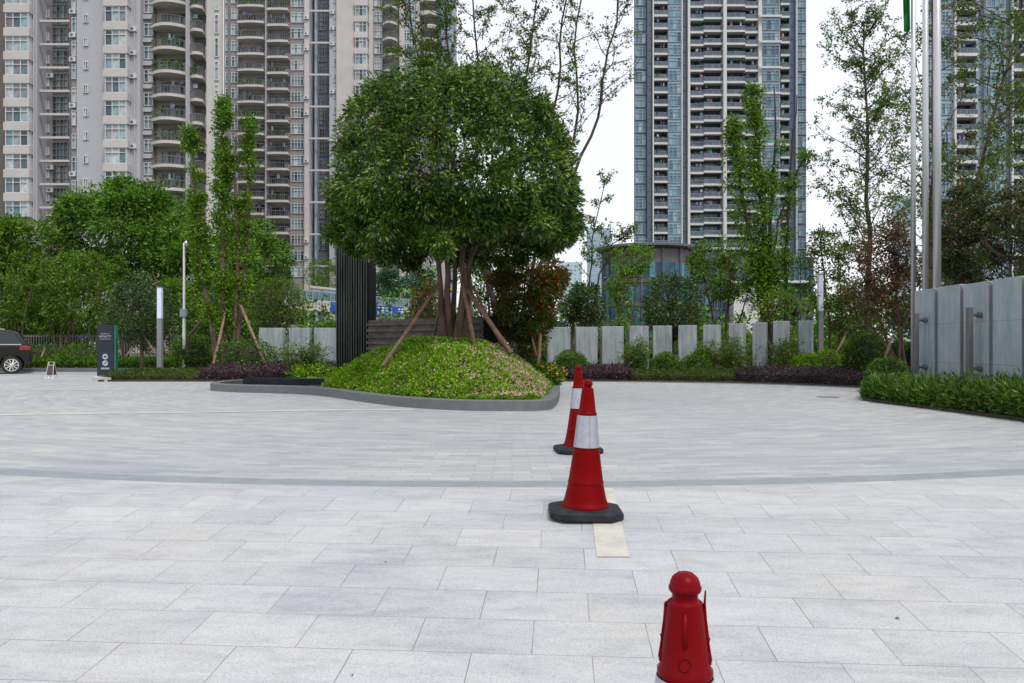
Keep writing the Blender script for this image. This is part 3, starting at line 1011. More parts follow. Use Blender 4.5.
bays(A, 10, 33.5, 23.4, 15.2, 0.9, 3, 2, lo)
bays(A, 109, 131, 17.6, 15.6, 1.0, 3, 2, lo)
# recess with cross slabs and dark glazing
mb = A.pieces("floor_slab", "cream")
for z in A.floors(20.5, lo): mb.box(A.X(39), A.X(69) - .05, A.Z + 0.1, A.Z + 0.4, z - 0.14, z + 0.14)
me = window_mesh(16 * s_, 20.5 * s_, 4, 3, WD, 0.09)
A.repeat("window", [me], [(A.X(52), A.Z + 2.0, z) for z in A.floors(32, lo)])
me = window_mesh(4.5 * s_, 8 * s_, 2, 1, WM, 0.08)
A.repeat("window", [me], [(A.X(38.5), A.Z + 2.0, z) for z in A.floors(31, lo)])
me = window_mesh(7.5 * s_, 15 * s_, 2, 2, WM, 0.08)
A.repeat("window", [me], [(A.X(73.5), A.Z + 0.6, z) for z in A.floors(23.5, lo)])
me = window_mesh(5 * s_, 8 * s_, 2, 1, WM, 0.08)
A.repeat("window", [me], [(A.X(87.5), A.Z - 0.3, z) for z in A.floors(19.8, lo)])
me = window_mesh(9 * s_, 13 * s_, 2, 2, WM, 0.08)
A.repeat("window", [me], [(A.X(146), A.Z + 0.8, z) for z in A.floors(27.5, lo)])
mb = A.pieces("spandrel", "wallA")
for z in A.floors(38.2, lo): mb.box(A.X(141.2), A.X(150.8), A.Z + 0.45, A.Z + 0.79, z - 0.3, z + 0.25)
me = window_mesh(5.0 * s_, 15 * s_, 1, 2, WM, 0.1)
A.repeat("window", [me], [(A.X(203.5), A.Z + 1.6, z) for z in A.floors(26.5, lo)])
me = window_mesh(4.2 * s_, 19 * s_, 1, 2, WM, 0.1)
A.repeat("window", [me], [(A.X(217.5), A.Z - 0.2, z) for z in A.floors(25, lo)])
# lights and doors behind balconies
me = window_mesh(26 * s_, 14 * s_, 4, 1, WD, 0.1)
A.repeat("window", [me], [(A.X(170), A.Z + 1.6, z) for z in A.floors(15.5, lo)])
BM = [M["cream"], M["rail"], L["mid"], M["laundry"]]
bal = [balcony_mesh(35.5 * s_, 0.35, 1.1, BM, plants=pl, laundry=la, seed=sd) for pl, la, sd in ((3, 0, 1), (0, 3, 2), (1, 1, 3), (2, 0, 4), (0, 0, 5), (1, 2, 6))]
pos = [(A.X(168.6), A.Z + 2.3 - 0.2, z) for z in A.floors(26, lo)]
A.repeat("balcony", bal, [(x, A.Z + 0.4, z) for x, y, z in pos])
bal2 = [balcony_mesh(13 * s_, 0.2, 0.5, BM, plants=pl, laundry=la, seed=sd) for pl, la, sd in ((1, 0, 7), (0, 1, 8), (0, 0, 9))]
A.repeat("balcony", bal2, [(A.X(195.3), A.Z + 0.5, z) for z in A.floors(29, lo)])
mb = A.pieces("floor_slab", "cream")
for z in A.floors(26, lo): mb.box(A.X(151) + .02, A.X(186) - .02, A.Z + 0.41, A.Z + 1.59, z - 0.2, z + 0.1)
for z in A.floors(29, lo): mb.box(A.X(189) + .02, A.X(201) - .02, A.Z + 0.51, A.Z + 2.19, z - 0.3, z + 0.1)
def ac_mesh():
    mb = MB(); mb.mi = 0; mb.box(-0.42, 0.42, -0.34, 0, -0.3, 0.3); mb.mi = 1
    n = 12; mb.add([(-0.1 + 0.22 * math.cos(6.283 * k / n), -0.345, 0.22 * math.sin(6.283 * k / n)) for k in range(n)], [tuple(range(n))])
    return mb.data("air_conditioner", [M["whiteframe"], M["rail"]])


acm = ac_mesh(); ra = random.Random(5)
A.repeat("air_conditioner", [acm], [(A.X(px), A.Z + y, z + ra.uniform(-.1, .1)) for px, y, ph in ((42, 2.0, 24), (71, 0.6, 34), (134.5, -0.2, 30)) for z in A.floors(ph, lo) if ra.random() < 0.6])
# coloured drainpipes and cream corner strips
mb = A.pieces("drainpipe", "wallA")
for px in (35.5, 136, 187.5): mb.tube([(A.X(px), A.Z - 0.35, 0), (A.X(px), A.Z - 0.35, A.z(-70))], 0.10, 6)
A.finish()

# ---------------------------------------------------------------- tower B
B = Building("apartment_tower", "pale grey apartment tower with paired balconies behind the narrow columnar trees", 150, 15.95, -60, lim=404)
B.start(310)
s_ = B.s; lo = 285
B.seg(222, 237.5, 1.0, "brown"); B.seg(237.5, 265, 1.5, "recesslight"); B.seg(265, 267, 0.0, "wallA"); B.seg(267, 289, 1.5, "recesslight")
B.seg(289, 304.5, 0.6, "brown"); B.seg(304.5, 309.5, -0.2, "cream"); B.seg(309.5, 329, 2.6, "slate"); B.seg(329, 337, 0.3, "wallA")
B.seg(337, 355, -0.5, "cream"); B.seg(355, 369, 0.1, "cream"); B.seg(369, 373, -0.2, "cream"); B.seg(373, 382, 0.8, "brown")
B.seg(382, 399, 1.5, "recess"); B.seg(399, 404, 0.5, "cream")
me = window_mesh(12.5 * s_, 10.2 * s_, 4, 2, WM, 0.09)
B.repeat("window", [me], [(B.X(230), B.Z + 1.0, z) for z in B.floors(60, lo)])
me = window_mesh(13 * s_, 10.2 * s_, 4, 2, WM, 0.09)
B.repeat("window", [me], [(B.X(296.8), B.Z + 0.6, z) for z in B.floors(64.3, lo)])
me = window_mesh(11 * s_, 28 * s_, 4, 6, WD, 0.12)
B.repeat("window", [me], [(B.X(319), B.Z + 2.6, z) for z in B.floors(59, lo)[::2]])
me = window_mesh(3.2 * s_, 8 * s_, 1, 2, WM, 0.10)
B.repeat("window", [me], [(B.X(335), B.Z + 0.3, z) for z in B.floors(62, lo)])
bays(B, 356, 368, 61, 10.5, 0.9, 3, 2, 300, 0.09)
me = window_mesh(8 * s_, 11 * s_, 3, 2, WM, 0.09)
B.repeat("window", [me], [(B.X(377.5), B.Z + 0.8, z) for z in B.floors(63, 300)])
me = window_mesh(24 * s_, 9 * s_, 5, 1, WD, 0.12)
B.repeat("window", [me], [(B.X(251), B.Z + 1.5, z) for z in B.floors(64, lo)])
me = window_mesh(19 * s_, 9 * s_, 4, 1, WD, 0.12)
B.repeat("window", [me], [(B.X(278), B.Z + 1.5, z) for z in B.floors(67, lo)])
bb = [balcony_mesh(26.5 * s_, 1.3, 0.35, BM, par=0.42, plants=a, laundry=b, seed=c) for a, b, c in ((0, 2, 21), (1, 0, 22), (0, 1, 23), (0, 0, 24), (2, 0, 25))]
B.repeat("balcony", bb, [(B.X(251), B.Z + 0.8, z) for z in B.floors(70.3, lo)])
bb = [balcony_mesh(21.5 * s_, 1.3, 0.2, BM, par=0.42, plants=a, laundry=b, seed=c) for a, b, c in ((1, 1, 31), (0, 2, 32), (0, 0, 33), (0, 1, 34))]
B.repeat("balcony", bb, [(B.X(278), B.Z + 0.7, z) for z in B.floors(73.5, lo)])
bb = [balcony_mesh(14.5 * s_, 1.0, 1.2, BM, par=0.42, plants=a, laundry=b, seed=c) for a, b, c in ((1, 0, 41), (0, 1, 42))]
B.repeat("balcony", bb, [(B.X(390), B.Z + 0.8, z) for z in B.floors(56, 300)])
mb = B.pieces("floor_slab", "cream")
for z in B.floors(74.7, lo)[::2]: mb.box(B.X(309.6), B.X(328.9), B.Z - 0.1, B.Z + 0.2, z - 0.17, z + 0.17)
for z in B.floors(70.3, lo): mb.box(B.X(237.6), B.X(264.9), B.Z + 0.81, B.Z + 1.49, z - 0.3, z + 0.1)
for z in B.floors(73.5, lo): mb.box(B.X(267.1), B.X(288.9), B.Z + 0.71, B.Z + 1.49, z - 0.3, z + 0.1)
B.repeat("air_conditioner", [acm], [(B.X(px), B.Z + y, z + ra.uniform(-.1, .1)) for px, y, ph in ((262.5, 1.5, 67), (286, 1.5, 69), (307, -0.2, 66), (332, 0.3, 60)) for z in B.floors(ph, lo) if ra.random() < 0.55])
mb = B.walls.setdefault(("pier", "greywall"), MB())
mb.box(B.X(313), B.X(315.5), B.Z + 1.2, B.Z + 2.59, 0, B.z(-60))
B.finish()

# ---------------------------------------------------------------- tower C: partly hidden behind the big tree
Cb = Building("apartment_tower", "distant grey apartment tower seen through the sparse tree above the domed tree", 190, 13.5, -50)
Cb.start(425)
s_ = Cb.s
Cb.seg(402, 416, 0.5, "greywall"); Cb.seg(416, 420, -0.2, "cream"); Cb.seg(420, 438, 2.0, "recess"); Cb.seg(438, 441, -0.2, "slate"); Cb.seg(441, 452, 1.0, "greywall")
me = window_mesh(11 * s_, 9 * s_, 4, 2, WM, 0.15)
Cb.repeat("window", [me], [(Cb.X(409), Cb.Z + 0.5, z) for z in Cb.floors(20, 80)])
bb = [balcony_mesh(17 * s_, 1.3, 0.8, BM, par=0.9, seed=3)]
Cb.repeat("balcony", bb, [(Cb.X(429), Cb.Z + 0.5, z) for z in Cb.floors(14, 80)])
Cb.finish()
# low end of an apartment block under the crown, seen between trunks
Ce = Building("apartment_block", "cream apartment block glimpsed low between the trunks of the domed tree", 170, 9.5, 228)
Ce.start(410)
Ce.seg(376, 440, 0.5, "cream"); Ce.seg(386, 388, 0.0, "greywall"); Ce.seg(398, 400, 0.0, "greywall")
me = window_mesh(6.5 * Ce.s, 5.5 * Ce.s, 2, 1, WM, 0.2)
for px in (381, 393, 405, 414, 424, 434):
    Ce.repeat("window", [me], [(Ce.X(px), Ce.Z + 0.5, z) for z in Ce.floors(234, 305)])
Ce.finish()

# ---------------------------------------------------------------- tower D (centre right)
D = Building("residential_tower", "tall white and blue glass residential tower in the centre right behind the round building", 185, 12.75, -60, lim=635, cat="residential tower")
D.start(720)
s_ = D.s; lo = 262
D.seg(635, 647, 0.8, "slate"); D.seg(647, 652.5, -0.3, "slate"); D.seg(652.5, 667.5, 1.7, "slate"); D.seg(667.5, 681, -0.6, "greywall")
D.seg(681, 687, 0.0, "slate"); D.seg(687.2, 689.5, -0.8, "whitewall"); D.seg(689.5, 722, 1.7, "slate"); D.seg(722, 725.2, -1.4, "whitewall")
D.seg(725.2, 757.5, 1.7, "slate"); D.seg(757.5, 761, -0.8, "whitewall"); D.seg(761, 780, -0.2, "greywall"); D.seg(780, 789, 1.7, "slate")
D.seg(789, 795.5, 0.0, "slate"); D.seg(795.5, 807.5, 0.8, "slate")
WB = [M["greywall"], M["winB"]]
WBD = [M["slate"], M["winDark"]]
for (x0, x1, off, nx, ph) in ((635.5, 646.5, 0.8, 3, 50), (668, 680.8, -0.6, 3, 51), (762, 779, -0.2, 4, 51), (796, 807, 0.8, 3, 52)):
    me = window_mesh((x1 - x0) * s_, 10.4 * s_, nx, 2, WB, 0.14)
    D.repeat("window", [me], [(D.X((x0 + x1) / 2), D.Z + off, z) for z in D.floors(ph, lo)])
for (xc, ph) in ((650, 50), (684.5, 51), (792, 51)):
    me = window_mesh(1.4 * s_, 2.0 * s_, 1, 1, [M["slate"], M["winFar"]], 0.05)
    D.repeat("vent_window", [me], [(D.X(xc), D.Z + (-0.3 if xc == 650 else 0.0), z) for z in D.floors(ph, lo)])
for (x0, x1, nx, ph) in ((653, 667, 3, 48), (690, 721.5, 6, 51), (725.5, 757, 6, 51), (780.3, 788.8, 2, 49)):
    me = window_mesh((x1 - x0 - 0.6) * s_, 9 * s_, nx, 1, WBD, 0.12)
    D.repeat("window", [me], [(D.X((x0 + x1) / 2), D.Z + 1.7, z) for z in D.floors(ph, lo)])
M["railglass"] = surf("grey_blue_railing_glass", (0.065, 0.09, 0.125), 0.3, 0.5, 0.3)
BD = [M["whitewall"], M["greywall"], L["mid"], M["laundry"], M["railglass"]]


def dbal(x0, x1, ph, d, par, variants):
    w = (x1 - x0) * s_
    ms = [balcony_mesh(w, d, 0, BD, glass=True, rail_h=0.95, par=par, plants=a, laundry=b, seed=c) for a, b, c in variants]
    D.repeat("balcony", ms, [(D.X((x0 + x1) / 2), D.Z + 0.2 + (0.0 if d < 1.0 else 0.3), z) for z in D.floors(ph, lo)])
    mbf = D.pieces("floor_slab", "whitewall")
    for z in D.floors(ph, lo): mbf.box(D.X(x0) + .03, D.X(x1) - .03, D.Z + 0.52, D.Z + 1.69, z - 0.2, z + 0.1)


dbal(653, 667.3, 54.2, 0.8, 0.48, ((0, 1, 51), (1, 0, 52), (0, 2, 53)))
dbal(689.8, 703, 58.2, 0.8, 0.48, ((0, 2, 54), (1, 0, 55), (0, 1, 56)))
dbal(703, 721.8, 57.0, 1.2, 0.48, ((0, 1, 57), (1, 2, 58), (0, 0, 59), (1, 0, 60)))
dbal(725.4, 744.5, 57.0, 1.2, 0.48, ((0, 0, 61), (0, 2, 62), (1, 0, 63)))
dbal(744.5, 757.3, 58.2, 0.8, 0.48, ((0, 2, 64), (1, 1, 65), (0, 1, 66)))
dbal(780.2, 788.8, 55.5, 0.8, 0.48, ((0, 1, 67), (1, 0, 68)))
mb = D.pieces("beam", "whitewall")
for z in D.floors(18.5, lo)[::2]: mb.box(D.X(757.5), D.X(779.5), D.Z - 1.6, D.Z - 1.1, z - 0.25, z + 0.25)
mb = D.pieces("edge_strip", "whitewall")
for px in (652.7, 681.3, 795.6): mb.box(D.X(px) - 0.13, D.X(px) + 0.13, D.Z - 0.9, D.Z - 0.31, 0, D.z(-60))
D.finish()

# ---------------------------------------------------------------- tower E (right edge)
E = Building("residential_tower", "tall blue grey residential tower at the right edge behind the flagpoles", 157, 15.3, -60, lim=928, cat="residential tower")
E.start(990)
s_ = E.s; lo = 260
E.seg(926, 940, 0.6, "slate"); E.seg(940, 953, 0.0, "greywall"); E.seg(953, 955, -0.6, "whitewall"); E.seg(955, 977, 2.4, "slate"); E.seg(977, 983, 0.3, "greywall"); E.seg(983, 1004, -0.5, "greywall")
E.seg(1004, 1010, -0.1, "slate"); E.seg(1010, 1012, -0.6, "whitewall"); E.seg(1012, 1042, 2.4, "slate"); E.seg(1042, 1064, -0.4, "greywall"); E.seg(1064, 1090, 1.0, "slate")
for (x0, x1, off, nx) in ((928, 939, 0.6, 3), (941, 952, 0.0, 3), (984, 1003, -0.5, 4), (1043, 1063, -0.4, 4)):
    me = window_mesh((x1 - x0) * s_, 12 * s_, nx, 2, WB, 0.14)
    E.repeat("window", [me], [(E.X((x0 + x1) / 2), E.Z + off, z) for z in E.floors(48, lo)])
for (x0, x1, nx) in ((955.5, 976.5, 4), (1012.5, 1041.5, 5)):
    me = window_mesh((x1 - x0 - 0.6) * s_, 10.5 * s_, nx, 1, WBD, 0.12)
    E.repeat("window", [me], [(E.X((x0 + x1) / 2), E.Z + 2.3, z) for z in E.floors(46, lo)])
    ms = [balcony_mesh((x1 - x0) * s_, 0.9, 0, BD, glass=True, rail_h=0.95, par=0.6, plants=a, laundry=b, seed=c) for a, b, c in ((1, 0, 71), (0, 2, 72), (0, 0, 73))]
    E.repeat("balcony", ms, [(E.X((x0 + x1) / 2), E.Z + 0.4, z) for z in E.floors(54.5, lo)])
    mbf = E.pieces("floor_slab", "whitewall")
    for z in E.floors(54.5, lo): mbf.box(E.X(x0) - .03, E.X(x1) + .03, E.Z + 0.41, E.Z + 2.3, z - 0.35, z + 0.1)
E.finish()

# ---------------------------------------------------------------- distant towers
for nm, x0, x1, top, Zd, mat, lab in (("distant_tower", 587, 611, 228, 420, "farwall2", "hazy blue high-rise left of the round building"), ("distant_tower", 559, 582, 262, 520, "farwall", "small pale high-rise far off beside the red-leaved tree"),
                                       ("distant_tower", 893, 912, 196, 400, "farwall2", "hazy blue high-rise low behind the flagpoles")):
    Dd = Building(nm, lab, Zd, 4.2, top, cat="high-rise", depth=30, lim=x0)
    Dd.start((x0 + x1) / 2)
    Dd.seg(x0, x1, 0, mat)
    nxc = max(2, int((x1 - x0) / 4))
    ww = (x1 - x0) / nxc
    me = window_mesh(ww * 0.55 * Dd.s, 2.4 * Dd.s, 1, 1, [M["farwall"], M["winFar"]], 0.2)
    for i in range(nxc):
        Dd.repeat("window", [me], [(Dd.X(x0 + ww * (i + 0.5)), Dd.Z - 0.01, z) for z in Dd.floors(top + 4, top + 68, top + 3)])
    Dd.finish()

# ---------------------------------------------------------------- round building and podium
Rz = 64; sR = Rz / F
rc = (X(655, Rz), Rz + 3.7)
R = empty("round_building", (rc[0], rc[1], 0), "round brown grey building with blue window bands and flat overhanging roof", "round building")
M["fascia"] = surf("brown_grey_fascia", (0.105, 0.088, 0.092), 0.6, 0.15, 0.6)
M["greyfin"] = surf("blue_grey_fins", (0.085, 0.095, 0.12), 0.5, 0.12, 1)
R_ = 46 * sR
ztop = ZZ(247, Rz)
mb = MB(); mb.lathe([(R_, 0), (R_, ztop)], (rc[0], rc[1], 0), 48); mb.build("wall", M["fascia"], R, smooth=False)
mb = MB(); mb.lathe([(R_ + .3, ztop + 0.0), (R_ + 0.55, ztop + .12), (R_ + 0.55, ztop + .3), (R_ + .2, ztop + .38)], (rc[0], rc[1], 0), 48); mb.build("roof", M["greyfin"], R)
for (ya, yb) in ((262, 277), (286, 300), (309, 323), (331, 345)):
    za, zb = ZZ(yb, Rz), ZZ(ya, Rz)
    for k in range(-3, 4):
        a0 = math.radians(-90 + k * 26 - 11.8 - 3); a1 = math.radians(-90 + k * 26 + 11.8 - 3)
        mb = MB(); mb.mi = 0
        am = (a0 + a1) / 2
        rr = R_ + 0.02
        q1, q2 = a0 + (a1 - a0) / 3, a0 + (a1 - a0) * 2 / 3
        for (b0, b1) in ((a0, q1), (q1, q2), (q2, a1)):
            V = [(rc[0] + rr * math.cos(b), rc[1] + rr * math.sin(b), z) for z in (za, zb) for b in (b0 + .004, b1 - .004)]
            mb.mi = 1; mb.add(V, [(0, 1, 3, 2)])
        mb.mi = 0
        for b in (a0, q1, q2, a1):
            mb.tube([(rc[0] + (rr + .02) * math.cos(b), rc[1] + (rr + .02) * math.sin(b), za), (rc[0] + (rr + .02) * math.cos(b), rc[1] + (rr + .02) * math.sin(b), zb)], 0.04, 4)
        mb.build("window", [M["greyfin"], M["winC"]], R)
for k in range(-4, 4):
    b = math.radians(-90 + k * 26 + 13 - 3); rr = R_ + 0.05
    mb = MB(); mb.tube([(rc[0] + rr * math.cos(b), rc[1] + rr * math.sin(b), 0), (rc[0] + rr * math.cos(b), rc[1] + rr * math.sin(b), ztop - .01)], 0.12, 6)
    mb.build("fin", M["greyfin"], R)
for zz in (279.5, 303, 326):
    mb = MB(); mb.lathe([(R_ + .12, ZZ(zz + 2.5, Rz)), (R_ + .12, ZZ(zz, Rz))], (rc[0], rc[1], 0), 48); mb.build("ledge", M["greyfin"], R)
Pz = 66
pb = Building("glass_building", "blue glass block with white wall panels joined behind the trees right of the round building", Pz, 12, 250, cat="office building", depth=10)
pb.start(760)
pb.seg(692, 816, 0.5, "slate", top=256); pb.seg(731, 776, -0.8, "whitewall", top=284); pb.seg(776, 778, -0.4, "greywall", top=284)
mb = pb.walls.setdefault(("coping", "whitewall"), MB()); mb.box(pb.X(728), pb.X(812), pb.Z - 1.1, pb.Z + 0.4, pb.z(283.8), pb.z(281.5))
me = window_mesh(11 * pb.s, 22 * pb.s, 2, 2, [M["greyfin"], M["winC"]], 0.12)
for px in (699, 711, 723, 784, 796, 808):
    pb.repeat("window", [me], [(pb.X(px), pb.Z + 0.5, z) for z in (pb.z(270), pb.z(298), pb.z(326))])
me = window_mesh(3 * pb.s, 4 * pb.s, 1, 1, [M["greyfin"], M["winDark"]], 0.05)
pb.repeat("window", [me], [(pb.X(757), pb.Z - 0.8, pb.z(300)), (pb.X(744), pb.Z - 0.8, pb.z(300))])
pb.finish()

# ---------------------------------------------------------------- footbridge with glass railing and blue banner
FB = empty("footbridge", (X(350, 75), 75, 0), "cream footbridge with green glass railing and blue banner behind the black slatted pylon", "footbridge")
M["tealglass"] = surf("teal_glass", (0.08, 0.17, 0.18), 0.1, 0.15, 0.4)
M["banner"] = surf("blue_banner", (0.01, 0.07, 0.42), 0.6, 0.1, 1)
M["white"] = surf("white_paint", (0.78, 0.78, 0.78), 0.5, 0.03, 2)


def fb(px):   # distance where the sight line of a column meets the straight bridge
    ya, yb = 66.0, 88.0
    xa, xb = X(285, ya), X(445, yb); k = (px - 512) / F
    return ya + (yb - ya) * (k * ya - xa) / ((xb - xa) - k * (yb - ya))


def fbq(px0, px1, z0, z1, dy=0.0, th=0.3, mb=None):
    Y0_, Y1_ = fb(px0) + dy, fb(px1) + dy
    x0, x1 = X(px0, fb(px0)), X(px1, fb(px1))
    mb = mb or MB()
    return mb.add([(x0, Y0_, z0), (x1, Y1_, z0), (x1, Y1_ + th, z0), (x0, Y0_ + th, z0), (x0, Y0_, z1), (x1, Y1_, z1), (x1, Y1_ + th, z1), (x0, Y0_ + th, z1)],
                  [(0, 3, 2, 1), (4, 5, 6, 7), (0, 1, 5, 4), (1, 2, 6, 5), (2, 3, 7, 6), (3, 0, 4, 7)])


fbq(285, 445, 4.0, 4.95, 0, 3.0).build("deck", M["cream"], FB)
fbq(285, 445, 4.98, 5.65, 0.1, 0.08).build("glass_railing", M["tealglass"], FB)
mb = MB(); fbq(285, 445, 5.66, 5.74, 0.08, 0.14, mb)
for px in range(288, 445, 6): fbq(px, px + 0.7, 4.96, 5.655, 0.0, 0.06, mb)
mb.build("handrail", M["greywall"], FB)
mb = MB(); px = 300
while px < 334:
    fbq(px, px + 1.6, 4.55, 4.75, -0.06, 0.05, mb); px += 3.1
mb.build("stone_relief", M["brown"], FB)
fbq(331, 404, 3.9, 4.9, -0.12, 0.08).build("banner", M["banner"], FB)
# white characters of the banner, too small in the photo to read: strokes only
rr_ = random.Random(3)
for px in (379, 383, 387, 391, 399.5, 402.5):
    mb = MB()
    fbq(px - 1.1, px + 1.1, 4.62, 4.70, -0.15, 0.02, mb); fbq(px - 0.9, px + 1.0, 4.38, 4.45, -0.155, 0.02, mb)
    fbq(px - 0.15, px + 0.25, 4.05, 4.75, -0.16, 0.02, mb); fbq(px - 1.1, px - 0.7, 4.05, 4.4, -0.165, 0.02, mb); fbq(px + 0.75, px + 1.1, 4.05, 4.45, -0.165, 0.02, mb)
    mb.build("banner_character", M["white"], FB)
mb = MB()
fbq(309, 331, 4.96, 6.0, 1.2, 1.4, mb)
mb.build("shelter", M["cream"], FB)
fbq(307.5, 332.5, 6.0, 6.2, 1.0, 1.9).build("shelter_roof", M["cream"], FB)
for px in (312, 318, 324):
    fbq(px, px + 3.6, 5.0, 5.8, 1.14, 0.05).build("shelter_window", M["tealglass"], FB)
for px in (296, 322, 350, 392, 425):
    fbq(px, px + 3, -0.2, 3.99, 0.9, 1.0).build("pier", M["cream"], FB)
# ================================================================== OBJECTS
M["conered"] = surf("red_plastic", (0.145, 0.0012, 0.002), 0.4, 0.10, 6, 0.03, 60, col2=(0.17, 0.0018, 0.003), spec=0.05)
M["nearred"] = surf("dark_red_plastic", (0.15, 0.0012, 0.004), 0.36, 0.08, 9, 0.04, 60, spec=0.08)
M["rubber"] = surf("black_rubber", (0.014, 0.017, 0.022), 0.75, 0.35, 12, 0.3, 60, col2=(0.026, 0.029, 0.034), spec=0.25)
M["reflect"] = surf("reflective_sheet", (0.36, 0.37, 0.42), 0.35, 0.12, 30, 0.03, metal=0.3)
M["reflecttrim"] = surf("reflective_seam", (0.22, 0.20, 0.20), 0.6, 0.1, 30)
M["pylon"] = surf("black_metal_slats", (0.016, 0.022, 0.022), 0.4, 0.3, 2.5, 0.02, col2=(0.055, 0.07, 0.06), stretch=(6, 6, 0.5), spec=0.3)
M["pylonblack"] = surf("black_metal", (0.004, 0.005, 0.006), 0.7, 0.3, 2, spec=0.1)
M["slatewall"] = surf("stacked_slate", (0.070, 0.060, 0.052), 0.7, 0.4, 5, 0.5, 30, col2=(0.135, 0.115, 0.098))
M["bronze"] = surf("grey_post_paint", (0.20, 0.205, 0.215), 0.5, 0.1, 3)
M["darkbar"] = surf("dark_grey_bar", (0.125, 0.118, 0.12), 0.5, 0.1, 3)
M["trim"] = surf("grey_brown_edge_trim", (0.17, 0.17, 0.18), 0.6, 0.15, 3)
M["diffuser"] = surf("milky_diffuser", (0.66, 0.70, 0.86), 0.4, 0.04, 2)
M["steel"] = surf("brushed_steel", (0.50, 0.51, 0.52), 0.32, 0.06, 3, metal=0.6, stretch=(1, 1, 0.1))
M["chrome"] = surf("chrome", (0.7, 0.68, 0.64), 0.2, 0.05, 3, metal=0.8)
M["signblack"] = surf("blue_black_sign", (0.010, 0.015, 0.028), 0.3, 0.1, 2)
M["signgreen"] = surf("green_glass_edge", (0.02, 0.13, 0.09), 0.2, 0.2, 3)
M["signwhite"] = surf("grey_white_lettering", (0.42, 0.45, 0.5), 0.5, 0.05, 3)
M["flag"] = surf("green_flag_cloth", (0.005, 0.16, 0.03), 0.8, 0.2, 3)
M["carpaint"] = surf("dark_brown_grey_car_paint", (0.012, 0.010, 0.011), 0.3, 0.1, 1, metal=0.2, coat=0.25, spec=0.3)
M["carglass"] = surf("dark_car_glass", (0.012, 0.018, 0.028), 0.06, 0.2, 1)
M["tyre"] = surf("tyre_rubber", (0.012, 0.012, 0.013), 0.8, 0.2, 8)
M["taillight"] = surf("tail_light_lens", (0.25, 0.02, 0.02), 0.2, 0.1, 4)
M["boardbrown"] = surf("brown_notice_board", (0.06, 0.035, 0.035), 0.4, 0.15, 6)


for k_ in ("conered", "nearred"):
    t_ = M[k_].node_tree; b_ = t_.nodes["Principled BSDF"]
    src = b_.inputs["Base Color"].links[0].from_socket
    tc_ = N(t_, "ShaderNodeTexCoord"); mp_ = N(t_, "ShaderNodeMapping"); mp_.inputs["Scale"].default_value = (1, 1, 0.35)
    t_.links.new(tc_.outputs["Object"], mp_.inputs[0])
    n_ = N(t_, "ShaderNodeTexNoise", Scale=26.0, Detail=8.0, Roughness=0.75); t_.links.new(mp_.outputs[0], n_.inputs["Vector"])
    f_ = ramp(t_, n_.outputs[0], [(0.60, 0.0), (0.72, 0.55)])
    t_.links.new(mixc(t_, f_, src, (0.055, 0.012, 0.012)), b_.inputs["Base Color"])


